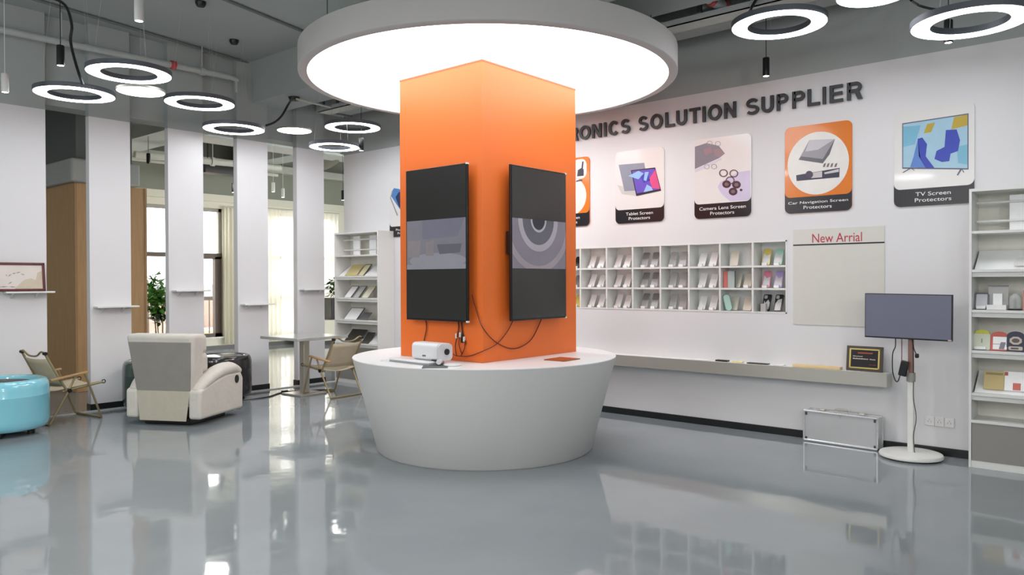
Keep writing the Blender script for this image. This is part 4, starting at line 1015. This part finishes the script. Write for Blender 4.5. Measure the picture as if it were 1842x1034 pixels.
# ------------------------------------------------------------------ bookcases
BZ = [1.816, 1.521, 1.212, .9, .573, .365]
def bookcase(label, y0, y1):
    r = thing('bookcase', label, 'bookcase', (6.93, (y0+y1)/2, 0), 0, 'white display bookcases', True)
    x0, x1 = 6.785, XW-.002
    for y in (y0, y1): MB().box(x0, x1, y-.009, y+.009, 0, 2.141).build('side_panel', LAMI, r, bevel=.001)
    MB().box(x0, x1, y0+.009, y1-.009, 2.119, 2.141).build('top_panel', LAMI, r)
    MB().box(x1-.01, x1, y0+.009, y1-.009, .06, 2.119).build('back_panel', mat('off_white_back', (228, 226, 215), .5), r)
    for k, z in enumerate(BZ):
        MB().box(x0+.004 if k < 5 else x0-.004, x1-.01, y0+.009, y1-.009, z-.02, z).build('shelf', LAMI, r, bevel=.001)
        if 0 < k < 5: MB().box(x0+.02, x0+.034, y0+.009, y1-.009, z-.055, z-.02).build('shelf_lip', LAMI, r)
    MB().box(x0+.003, x0+.02, y0+.012, y1-.012, .055, .345).build('cupboard_door', mat('mid_grey_laminate', (142, 140, 136), .4, var=.01), r)
    MB().box(x0+.006, x0+.02, y0+.009, y1-.009, 0, .054).build('plinth', LAMI, r)
    for z in (2.04, 1.895): MB().cyl((6.93, y0+.02, z), (6.93, y1-.02, z), .009, seg=10).build('hanging_rail', LAMI, r)
    for t in (.32, .70):
        y = y1+(y0-y1)*t; MB().box(6.94, 6.955, y-.075, y+.075, 1.818, 2.09).build('rail_panel', PADW, r)
    # sloping display backs on two shelves
    for k in (1, 2, 3, 4):
        z = BZ[k]
        if k in (1, 4):
            MB().add([(x0+.05, y0+.02, z+.001), (x0+.05, y1-.02, z+.001), (x1-.03, y1-.02, z+.15), (x1-.03, y0+.02, z+.15), (x0+.055, y0+.02, z+.001), (x0+.055, y1-.02, z+.001), (x1-.022, y1-.02, z+.15), (x1-.022, y0+.02, z+.15)],
                     [(3, 2, 1, 0), (4, 5, 6, 7), (0, 1, 5, 4), (2, 3, 7, 6), (1, 2, 6, 5), (3, 0, 4, 7)]).build('sloping_board', PADW, r)
    return r
bookcase('white bookcase with lower grey door at the right edge of the view', .19, 1.158)
bookcase('white bookcase in the far corner left of the orange column', 8.21, 9.165)
def at_shelf(x, y, X=6.87): return onx(x, y, X)
# things in the near bookcase
def on_shelf(name, label, cat, y, z, x=6.88, rot=0, tilt=0, sc_=(1, 1, 1)):
    r = thing(name, label, cat, (x, y, z+.001), FACE_R+rot)
    r.rotation_euler = (-tilt, 0, FACE_R+rot); r.scale = sc_; return r
g_ = 'samples in the near bookcase'
r = on_shelf('phone_case_pack', 'grey rimmed clear case leaning at the left end of the near bookcase, third shelf', 'pack', onx(1765, 555, 6.87).y, BZ[2], 6.87, 0, .3, sc_=(1, 1, 1.08))
MB().prism(rrect(-.05, .05, 0, .125, .014), -.006, .006).build('pack_frame', mat('dark_grey_rim', (112, 112, 114), .4), r); MB().prism(rrect(-.036, .038, .014, .112, .006), -.008, -.006).build('pack_window', mat('pale_lilac_card', (206, 206, 214), .3), r); MB().box(-.03, .03, -.025, -.008, 0, .022).build('label_holder', HOLD, r)
r = on_shelf('protector_display', 'clear upright display stand with a white box, middle of the near bookcase third shelf', 'display', onx(1795, 556, 6.88).y, BZ[2], 6.88, sc_=(1, 1, 1.08))
MB().box(-.065, .065, .02, .026, 0, .17).build('acrylic_back', mat('grey_acrylic', (190, 190, 188), .2), r); MB().box(-.066, .066, .012, .03, .165, .175).build('grey_cap', mat('dark_cap', (130, 130, 130), .4), r)
MB().box(-.03, .03, -.012, .018, .03, .115).build('white_box', PADW, r); MB().box(-.07, .06, -.035, .03, 0, .035).build('display_foot', HOLD, r, bevel=.003)
r = on_shelf('glass_dome', 'small glass dome with a dark figure inside, third shelf of the near bookcase', 'ornament', onx(1826, 557, 6.87).y, BZ[2], 6.87, sc_=(1.1, 1.1, 1))
MB().lathe([(0, 0), (.042, 0), (.042, .01), (0, .012)], seg=32).build('dome_base', BLACK, r)
MB().lathe([(.036, .012), (.036, .08), (.03, .105), (.015, .122), (0, .126)], seg=32).build('dome_glass', CLEAR, r)
MB().lathe([(.006, .012), (.012, .03), (.008, .05), (.013, .07), (.006, .09), (0, .092)], seg=12).build('dark_figure', mat('umber_figure', (76, 54, 48), .5), r)
r = on_shelf('phone_case_pack', 'pale pink pack at the right edge of the third shelf, near bookcase', 'pack', onx(1853, 557, 6.87).y, BZ[2], 6.87, 0, .15, sc_=(1, 1, 1.08))
MB().prism(rrect(-.045, .045, 0, .14, .01), -.006, .006).build('pack_card', mat('pale_pink_card', (226, 200, 192), .4), r); MB().box(-.045, -.038, -.007, .007, .0, .14).build('pack_edge', mat('salmon_edge', (214, 130, 120), .4), r)
r = on_shelf('protector_box', 'pale box with a yellow domed top, left on the fourth shelf of the near bookcase', 'box', onx(1766, 628, 6.87).y, BZ[3], 6.87, 0, .2, sc_=(1, 1, 1.08))
MB().prism(rrect(-.056, .056, 0, .115, .01), -.012, .012).build('box_front', mat('pale_green_card', (212, 216, 196), .4), r)
MB().prism([(-.05, .112), (.05, .112)]+[(.05*math.cos(t*PI/8), .115+.03*math.sin(t*PI/8)) for t in range(0, 9)], -.01, .01).build('yellow_top', mat('lime_yellow_card', (208, 204, 60), .4), r)
MB().box(-.004, .004, -.0135, -.012, .05, .08).build('printed_mark', mat('grey_mark', (150, 156, 140), .5), r); MB().box(-.045, .03, -.035, -.012, 0, .02).build('label_holder', HOLD, r)
def arch(w_, h_, r_): return [(-w_, 0), (w_, 0)]+[(w_*math.cos(t*PI/12), h_-r_+r_*math.sin(t*PI/12)) for t in range(0, 13)]
r = on_shelf('protector_box', 'red arched pack with a white window, middle of the near bookcase fourth shelf', 'box', onx(1797, 630, 6.87).y, BZ[3], 6.87, 0, .2, sc_=(1, 1, 1.08))
MB().prism(arch(.056, .135, .03), -.011, .011).build('box_front', mat('coral_red_card', (204, 92, 82), .4), r)
MB().prism(rrect(-.04, .052, .008, .098, .004), -.0125, -.011).build('white_window', PADW, r)
MB().prism([(.0, .01), (.034, .01), (.044, .06), (.012, .06)], -.014, -.0125).build('pictured_phones', mat('print_mauve', (130, 122, 136), .4), r)
MB().box(-.04, .052, -.0138, -.0125, .044, .047).build('printed_rule', mat('print_rule', (140, 110, 110), .4), r)
r = on_shelf('protector_box', 'navy arched pack with cream shapes, right on the fourth shelf of the near bookcase', 'box', onx(1827, 630, 6.87).y, BZ[3], 6.87, 0, .15, sc_=(1, 1, 1.08))
MB().prism(arch(.058, .14, .035), -.011, .011).build('box_front', mat('navy_card', (44, 42, 72), .4), r)
q = MB(); q.prism(disc(0, .075, .042, .03, 8, .4), -.0125, -.011); q.prism(rrect(-.045, .045, .008, .034, .008), -.0125, -.011); q.build('cream_shapes', mat('cream_print', (196, 186, 170), .4), r)
BRP = mat('brown_print', (90, 80, 84), .4); MB().prism(disc(0, .075, .026, .016, 8, .4), -.0138, -.0125).build('dark_emblem', BRP, r); MB().prism(rrect(-.03, .02, .014, .026, .004), -.0138, -.0125).build('dark_stripe', BRP, r)
r = on_shelf('kraft_box', 'flat kraft cardboard box leaning on the fifth shelf of the near bookcase', 'box', onx(1788, 704, 6.86).y, BZ[4]+.028, 6.86, 0, .25, sc_=(1, 1, 1.08))
MB().box(-.07, .07, -.01, .01, 0, .13).build('kraft_body', KRAFT, r, bevel=.002); MB().box(-.056, .056, -.012, -.01, .104, .12).build('kraft_window', mat('olive_print', (150, 136, 92), .6), r)
r = on_shelf('printed_box', 'white box with small red squares, right of the kraft box', 'box', onx(1829, 708, 6.86).y, BZ[4]+.028, 6.86, 0, .25, sc_=(1, 1, 1.08))
MB().box(-.085, .085, -.01, .01, 0, .135).build('box_body', PADW, r, bevel=.002)
q = MB(); q.box(-.08, -.058, -.012, -.01, .105, .13); q.box(.05, .07, -.012, -.01, .10, .13); q.build('red_marks', mat('dusty_red_print', (178, 92, 86), .5), r); MB().box(-.025, .025, -.012, -.01, .006, .055).build('red_square', mat('coral_print', (206, 112, 98), .5), r)
o = MB().box(-.06, .06, -.04, .04, 0, .003).build('printed_leaflet', MAG); o.location = (6.90, .84, BZ[1]+.055); o.rotation_euler = (0, -.54, 0); tag(o, 'white leaflet with faint lines lying on the sloping second shelf', 'leaflet')
cab('white_cable', 'white cable draped over the upper rail of the near bookcase', [(6.915, .80, 2.055), (6.912, .75, 2.062), (6.913, .70, 2.055), (6.915, .66, 2.045), (6.92, .60, 2.05)], .006, DEVW)
cab('white_cable', 'white cable hanging down the rail panel of the near bookcase', [(6.925, .805, 2.05), (6.93, .80, 2.0), (6.93, .795, 1.93), (6.93, .80, 1.86)], .005, DEVW)
# things in the far bookcase
def board(name, label, y, k, w_, h_, mt, tilt=.75, edge=None, th=.006):
    r = on_shelf(name, label, 'sample', y, BZ[k], 6.83, 0, tilt)
    MB().box(-w_/2, w_/2, -th, 0, 0, h_).build('sample_sheet', mt, r)
    if edge:
        q = MB(); t = .012
        q.box(-w_/2, -w_/2+t, -th-.001, .001, 0, h_); q.box(w_/2-t, w_/2, -th-.001, .001, 0, h_); q.box(-w_/2, w_/2, -th-.001, .001, h_-t, h_)
        q.build('sheet_edge', edge, r)
    return r
KR2 = mat('straw_board', (196, 184, 130), .7); GREYE = mat('grey_edge', (110, 110, 112), .5)
board('sample_board', 'straw coloured board leaning on the second shelf of the far bookcase', 8.86, 1, .26, .22, KR2)
board('sample_board', 'narrow straw board with a dark edge, right of the wide one in the far bookcase', 8.63, 1, .14, .22, mat('pale_straw_board', (206, 198, 160), .7), .75, GREYE)
board('edged_board', 'dark edged white sheet, leftmost on the third shelf of the far bookcase', 8.93, 2, .17, .22, PADW, .75, GREYE)
board('edged_board', 'second dark edged sheet on the third shelf of the far bookcase', 8.74, 2, .14, .22, mat('grey_card2', (186, 186, 184), .5), .75, GREYE)
board('sample_board', 'pale straw edged sheet, right on the third shelf of the far bookcase', 8.54, 2, .15, .22, mat('pale_sheet', (214, 212, 198), .5), .75, KR2)
board('edged_board', 'wide white sheet with dark edge, fourth shelf of the far bookcase', 8.87, 3, .3, .22, PADW, .75, GREYE)
board('sample_tile', 'small dark grey tile, fourth shelf of the far bookcase', 8.58, 3, .17, .14, mat('dark_tile', (92, 92, 94), .4))
board('sample_tile', 'wide black sheet leaning on the lowest open shelf of the far bookcase', 8.85, 4, .34, .24, mat('black_sheet', (60, 58, 52), .4))
board('sample_tile', 'narrow black sheet right of the wide one, lowest open shelf', 8.55, 4, .16, .2, MATS['black_sheet'])

# ------------------------------------------------------------------ recliner
ang = math.radians(29)
rc = Vector((3.565, 7.675)) + .40*Vector((math.cos(ang), math.sin(ang)))
r = thing('recliner_armchair', 'cream leather recliner armchair seen from behind, facing the pillars', 'armchair', (rc.x, rc.y, 0), ang)
MB().box(-.30, .30, -.27, .27, 0, .075).build('base_frame', BLACK, r, bevel=.01)
for s_ in (-1, 1):
    y0, y1 = sorted((s_*.285, s_*.425))
    ar = MB().prism([(-.385, .07), (.40, .07), (.41, .40), (.37, .47), (.10, .48), (-.20, .42), (-.385, .36)], y0, y1).build('arm', LEATHER, r, bevel=.03, bseg=4)
    MB().tube([(-.345, s_*.352, .34), (-.22, s_*.355, .43), (0, s_*.357, .505), (.22, s_*.357, .52), (.385, s_*.357, .475)], [.055, .085, .095, .095, .06], seg=16, smooth=6, flat=.72).build('arm_pad', LEATHER, ar, smooth=60)
    if s_ < 0:
        MB().prism(disc(.27, .40, .036, .044, 24), -.4315, -.424).build('recline_handle', BLACK, ar)
# backrest: slab leaning back, wider at the top
def slab(z0, z1, x0, x1, lean, w0, w1, th):
    """x of the rear face at z0, leaning by lean at z1"""
    return MB().hexa([(x0, -w0, z0), (x0+th, -w0, z0), (x0+th, w0, z0), (x0, w0, z0)], [(x1, -w1, z1), (x1+th*.9, -w1, z1), (x1+th*.9, w1, z1), (x1, w1, z1)])
bk = slab(.30, .925, -.36, -.44, 0, .325, .385, .21).build('backrest', LEATHER, r, bevel=.045, bseg=4)
MB().hexa([(-.372, -.30, .335), (-.362, -.30, .335), (-.362, .30, .335), (-.372, .30, .335)], [(-.4345, -.352, .845), (-.424, -.352, .845), (-.424, .352, .845), (-.4345, .352, .845)]).build('rear_panel', LEATHER2, bk, bevel=.004)
MB().hexa([(-.385, -.262, .05), (-.375, -.262, .05), (-.375, .262, .05), (-.385, .262, .05)], [(-.378, -.30, .35), (-.366, -.30, .35), (-.366, .30, .35), (-.378, .30, .35)]).build('rear_skirt', LEATHER3, r, bevel=.003)
for k, (z0, z1, w_) in enumerate(((.71, .915, .355), (.51, .72, .33), (.36, .53, .30))):
    x = (-.245, -.19, -.14)[k]
    MB().box(x-.06, x+.11, -w_, w_, z0, z1).build('back_cushion', LEATHER, r, bevel=.05, bseg=4)
MB().box(-.18, .40, -.275, .275, .28, .45).build('seat_cushion', LEATHER, r, bevel=.05, bseg=4)
MB().box(.385, .43, -.275, .275, .09, .34).build('footrest', LEATHER, r, bevel=.03, bseg=3)

# ------------------------------------------------------------------ tub stools
def tub(label, x, y, R_, h_, mt, mt_seat, rot=0, zf_=.035, dish=.09):
    r = thing('tub_stool', label, 'stool', (x, y, 0), rot, 'glossy tub stools')
    prof = [(R_*.84, zf_), (R_*.93, zf_+.012), (R_*.98, zf_+.045), (R_, zf_+.10), (R_, h_*.70), (R_*1.003, h_*.708), (R_*1.003, h_*.713), (R_, h_*.721), (R_*.995, h_-.085), (R_*.975, h_-.04), (R_*.93, h_-.01), (R_*.86, h_), (R_*.78, h_-.012), (R_*.75, h_-.014-dish*.4), (R_*.74, h_-.02-dish*.8), (0, h_-.02-dish*.8), (0, zf_)]
    MB().lathe(prof, seg=64, closed=True).build('tub_shell', mt, r, smooth=50)
    MB().lathe([(0, h_-.022-dish*.8), (R_*.72, h_-.022-dish*.8), (R_*.735, h_-.015-dish*.6), (R_*.72, h_-.01-dish*.4), (R_*.6, h_-.004-dish*.3), (0, h_-dish*.25)], seg=48).build('seat_pad', mt_seat, r, smooth=60)
    for k in range(6):
        a = k*PI/3+.2
        MB().cyl((R_*.7*math.cos(a), R_*.7*math.sin(a), 0), (R_*.7*math.cos(a), R_*.7*math.sin(a), zf_+.01), .03, seg=12).build('foot', BLACK, r)
    return r
BLUE = mat('glossy_sky_blue_paint', (132, 202, 218), .12, var=.015, coat=.6)
BLK = mat('glossy_black_paint', (36, 34, 36), .18, var=.03, coat=.3)
GRN = mat('glossy_dark_green_paint', (58, 76, 72), .2, var=.03, coat=.3)
SEATD = mat('charcoal_seat_leather', (58, 60, 62), .5)
tub('glossy sky blue tub stool at the left edge of the view', 2.40, 8.50, .41, .525, BLUE, SEATD, 0, .05)
tub('glossy black tub stool right behind the cream recliner', 4.88, 8.885, .35, .545, BLK, BLK, 0, .035, .012)
tub('dark green tub stool showing left of the cream recliner', 4.045, 8.81, .36, .56, GRN, SEATD)

# ------------------------------------------------------------------ folding chairs
def kermit(label, x, y, rot):
    r = thing('folding_chair', label, 'chair', (x, y, 0), rot, 'beige canvas folding chairs')
    W_ = .25
    for s_ in (-1, 1):
        y_ = s_*W_
        MB().tube([(-.22, y_*.92, .73), (-.13, y_*.95, .55), (-.02, y_, .34), (.0, y_, .31)], .012, seg=10, smooth=3).build('back_post', CHFRAME, r)
        M = Matrix.Translation((0, y_*1.08, 0))
        MB().prism([(-.19, .45), (.19, .50), (.19, .52), (-.19, .47)], -.022, .022).xf(M).build('armrest', ARMWOOD, r, bevel=.005)
        MB().tube([(.155, y_*1.06, .50), (.215, y_*1.06, .34), (.335, y_*1.02, .012)], .011, seg=10, smooth=0).build('leg', CHFRAME, r)
        MB().tube([(.07, y_*1.04, .49), (.0, y_*1.04, .345), (-.02, y_*1.02, .30), (-.19, y_, .012)], .011, seg=10, smooth=0).build('leg', CHFRAME, r)
        MB().tube([(-.06, y_*.96, .33), (.36, y_*.96, .385)], .012, seg=10, smooth=0).build('seat_rail', CHFRAME, r)
        q = MB(); pts = [(.37+.02*math.cos(t*PI/5), y_*.96, .388+.018*math.sin(t*PI/5)) for t in range(10)]; q.tube(pts, .005, seg=6, smooth=0, closed=True); q.build('rail_loop', BLACK, r)
        MB().cyl((.0, y_*.9, .335), (.0, y_*1.1, .335), .022, seg=14).build('hinge', BLACK, r)
        MB().cyl((-.22, y_*.85, .73), (-.22, y_*1.0, .73), .018, seg=12).build('post_cap', BLACK, r)
    MB().tube([(.335, -W_*1.02, .012), (.345, 0, .012), (.335, W_*1.02, .012)], .011, seg=10, smooth=0).build('foot_bar', CHFRAME, r)
    MB().tube([(-.19, -W_, .012), (-.195, 0, .012), (-.19, W_, .012)], .011, seg=10, smooth=0).build('foot_bar', CHFRAME, r)
    MB().tube([(-.22, -W_*.92, .73), (-.23, -W_*.7, .745), (-.225, -W_*.3, .70), (-.225, W_*.3, .70), (-.23, W_*.7, .745), (-.22, W_*.92, .73)], .01, seg=8, smooth=4).build('top_handle', CHFRAME, r)
    n, mrow = 8, 6; vs = []
    for j in range(mrow+1):
        t = j/mrow; bx = -.195+(.16)*t; bz = .675-.295*t
        for i in range(n+1):
            u = i/n*2-1; sag = .035*(1-u*u); vs.append((bx-sag*.8, u*W_*.95, bz-sag*.3))
    fs = [(j*(n+1)+i, j*(n+1)+i+1, (j+1)*(n+1)+i+1, (j+1)*(n+1)+i) for j in range(mrow) for i in range(n)]
    o = MB().add(vs, fs).build('back_canvas', FABRIC, r, smooth=180); md = o.modifiers.new('t', 'SOLIDIFY'); md.thickness = .006
    vs = []
    for j in range(mrow+1):
        t = j/mrow; bx = -.08+.40*t; bz = .335+.045*t
        for i in range(n+1):
            u = i/n*2-1; sag = .05*(1-u*u)*(.6+.4*math.sin(PI*t)); vs.append((bx, u*W_*.95, bz+.012-sag))
    o = MB().add(vs, fs).build('seat_canvas', FABRIC, r, smooth=180); md = o.modifiers.new('t', 'SOLIDIFY'); md.thickness = .006
    return r
kermit('beige canvas folding chair between the blue tub stool and the recliner', 2.995, 8.825, math.radians(8))
kermit('beige canvas folding chair at the steel table, beside the white counter', 5.955, 8.02, math.radians(94))

# ------------------------------------------------------------------ table
tx, ty = 5.775, 8.45
r = thing('pedestal_table', 'square steel topped table on one square post beside the last pillar', 'table', (tx, ty, 0), .04)
MB().box(-.39, .39, -.39, .39, .715, .75).build('table_top', mat('pale_steel_top', (196, 198, 196), .25, .6, var=.02), r, bevel=.003)
MB().box(-.045, .045, -.045, .045, .02, .695).build('table_post', STEEL, r, bevel=.004)
MB().box(-.2, .2, -.2, .2, 0, .018).build('base_plate', STEEL, r, bevel=.003)
MB().box(-.12, .12, -.12, .12, .695, .715).build('top_bracket', BLACK, r)
cab('floor_cable', 'dark cable lying on the floor between the black tub stool and the table', [onz(x, y, .008) for x, y in ((438, 719), (480, 714), (505, 706), (530, 703), (556, 702), (580, 701), (600, 700))], .008)
q = thing('power_adapter', 'small black adapter on the floor cable under the steel table', 'adapter', onz(512, 706, 0))
MB().box(-.04, .04, -.025, .025, .0, .03).build('adapter_body', BLACK, q, bevel=.006)
o = MB().tube([(9.95, 14.7, .82), (9.98, 14.74, .83)], .01, seg=6); 

# ------------------------------------------------------------------ plants
def leafy(mb, c, n, sx, sy, sz, size, rnd):
    for _ in range(n):
        while True:
            u = [rnd.uniform(-1, 1) for _ in range(3)]
            if sum(v*v for v in u) < 1: break
        p = Vector((c[0]+u[0]*sx, c[1]+u[1]*sy, c[2]+u[2]*sz))
        d = Vector((rnd.uniform(-1, 1), rnd.uniform(-1, 1), rnd.uniform(-.6, .4))).normalized()
        s_ = d.cross(Vector((rnd.uniform(-.3, .3), rnd.uniform(-.3, .3), 1))).normalized(); l = size*rnd.uniform(.7, 1.2)
        nrm = d.cross(s_)
        mb.add([p, p+d*l*.45+s_*l*.26+nrm*l*.05, p+d*l-nrm*l*.1, p+d*l*.45-s_*l*.26+nrm*l*.05, p+d*l*.5-nrm*l*.03], [(0, 1, 4), (1, 2, 4), (2, 3, 4), (3, 0, 4)])
r = thing('potted_plant', 'bushy green potted plant by the window left of the third pillar', 'plant', (6.72, 14.45, 0), 0)
MB().lathe([(0, .0), (.17, 0), (.21, .40), (.23, .40), (.23, .46), (.2, .46), (.19, .42), (0, .42)], seg=28).build('pot', TERRA, r)
q = MB(); rnd = random.Random(5)
for k in range(7): a = k*.9; q.tube([(.08*math.cos(a), .08*math.sin(a), .40), (.12*math.cos(a), .12*math.sin(a), .75), (.2*math.cos(a), .2*math.sin(a), 1.1)], .009, seg=6)
q.build('stems', mat('plant_stem', (84, 86, 52), .7), r)
q = MB(); leafy(q, (.0, 0, 1.12), 260, .30, .25, .26, .19, rnd); leafy(q, (-.14, 0, 1.40), 110, .16, .2, .2, .15, rnd); q.build('foliage', LEAF, r, smooth=0)
q = MB(); leafy(q, (.0, 0, .82), 130, .2, .2, .16, .14, rnd); q.build('lower_foliage', LEAFD, r, smooth=0, label='dark lower leaves')
r = thing('potted_plant', 'dark leafed plant in a ribbed black planter in the gap beside the far bookcase', 'plant', (11.0, 14.75, .56), 0)
q = MB(); q.box(-.3, .4, -.16, .16, 0, .5)
for k in range(14): q.box(-.29+k*.05, -.27+k*.05, -.168, -.16, .02, .48)
q.build('ribbed_planter', mat('black_planter', (34, 34, 36), .4), r)
q = MB(); leafy(q, (.0, 0, .72), 150, .32, .16, .26, .16, rnd); q.build('foliage', mat('deep_green_leaf', (52, 84, 44), .5, var=.3, scale=4), r, smooth=0)
r = thing('low_cabinet', 'low cream cabinet carrying the black planter beside the far bookcase', 'cabinet', (11.05, 14.85, 0), 0)
MB().box(-.6, .6, -.27, .27, .09, .555).build('cabinet_body', CREAM, r, bevel=.004); MB().box(-.58, .58, -.25, .25, 0, .09).build('cabinet_plinth', BLACKB, r)
MB().box(-.004, .004, -.272, -.268, .1, .54).build('door_gap', BLACKB, r)

# ------------------------------------------------------------------ outside
struct('trim_7', MB().box(-6, 20, YWIN+.25, 17.6, -.3, -.05), mat('balcony_concrete', (190, 188, 180), .8))
r = thing('balcony_railing', 'dark metal balcony railing outside the plain window', 'railing', (7, 17.4, -.05), 0, None, True)
q = MB(); q.box(3, 12, 17.37, 17.43, 1.0, 1.09); q.build('top_rail', BROWNF, r)
q = MB(); q.box(3, 12, 17.39, 17.41, -.05, .0)
x = 3.0
while x < 12: q.box(x-.012, x+.012, 17.388, 17.412, -.05, 1.0); x += .16
q.build('balusters', BROWNF, r)
r = thing('building', 'long pale grey building far outside the windows', 'building', (20, 60, -8), 0, None, True)
MB().box(-10, 60, 58, 66, -12, 1.2).build('building_walls', mat('far_grey_wall', (112, 116, 112), .9, var=.05, scale=.3), r)
q = MB()
for i in range(30):
    for z in (-.6, -2.6, -4.6): q.box(-8+i*2.2, -6.8+i*2.2, 57.9, 58.0, z-.9, z)
q.build('building_windows', mat('far_window', (96, 104, 112), .4), r)
r = thing('building', 'brick building with orange lower storey outside, seen right of the third pillar', 'building', (16, 32, -6), 0, None, True)
MB().box(15.6, 24, 31, 36, -10, .75).build('brick_walls', mat('far_brick', (122, 100, 88), .9, var=.1, scale=2.), r)
MB().box(15.5, 24.2, 30.6, 31.0, -.62, -.5).build('ledge', mat('far_ledge', (170, 166, 156), .8), r)
MB().box(15.6, 24, 30.85, 31.0, -10, -.62).build('orange_storey', mat('far_orange', (176, 138, 98), .9, var=.06, scale=1.), r)
q = MB(); q.box(16.0, 16.05, 30.7, 30.75, -3, 0); q.box(15.7, 18, 30.7, 30.74, -1.5, -1.46); q.build('scaffold_pole', BROWNF, r)

# ------------------------------------------------------------------ light
wd = bpy.data.worlds.new('sky'); sc.world = wd; wd.use_nodes = True
bg = wd.node_tree.nodes['Background']; bg.inputs['Color'].default_value = (1., .99, .96, 1); bg.inputs['Strength'].default_value = 5.5
def area(name, loc, size, power, rgb=(1, 1, 1), rot=(0, 0, 0), shape='DISK', sy=None):
    l = bpy.data.lights.new(name, 'AREA'); l.shape = shape; l.size = size; l.energy = power; l.color = rgb
    if sy: l.size_y = sy
    o = bpy.data.objects.new(name, l); COL.objects.link(o); o.location = loc; o.rotation_euler = rot
    return o
# added fill lights in place of assumed ring pendants behind and beside the camera
for k, (x, y) in enumerate(((1.2, 1.2), (-1.6, 3.6), (-1.8, -1.4), (.6, 5.4), (-2.6, 7.2))):
    area('added_fill_area', (x, y, 3.35), .7, 46, (1, .99, .975))
for (x, y) in ((-2.6, -2.4), (.6, -3.4), (-3.4, 3.0), (-.8, 6.6)):  # added bare point lights to lift the ambient light, no fixture behind them
    l = bpy.data.lights.new('added_fill_point', 'POINT'); l.energy = 135 if y < 0 else 70; l.shadow_soft_size = .3; l.color = (1, .99, .975)
    o = bpy.data.objects.new('added_fill_point', l); COL.objects.link(o); o.location = (x, y, 2.9)
area('added_fill_area', (5.95, 5.9, 3.3), .7, 46, (.98, .99, 1))  # added fill, unseen behind the column, brightens the wall and cubbies
for k, (x, y) in enumerate(((6.5, 12.3), (9.6, 12.6), (2.2, 12.6))):
    area('far_room_light', (x, y, 3.5), .6, (18, 18, 5)[k], (1, .97, .92))

# ------------------------------------------------------------------ view
vs_ = sc.view_settings
sc.display_settings.display_device = 'sRGB'
vs_.view_transform = 'Standard'; vs_.look = 'None'; vs_.gamma = 1; vs_.use_curve_mapping = False
vs_.exposure = 0.2
for o in bpy.data.objects:
    if '_world' in o: del o['_world']
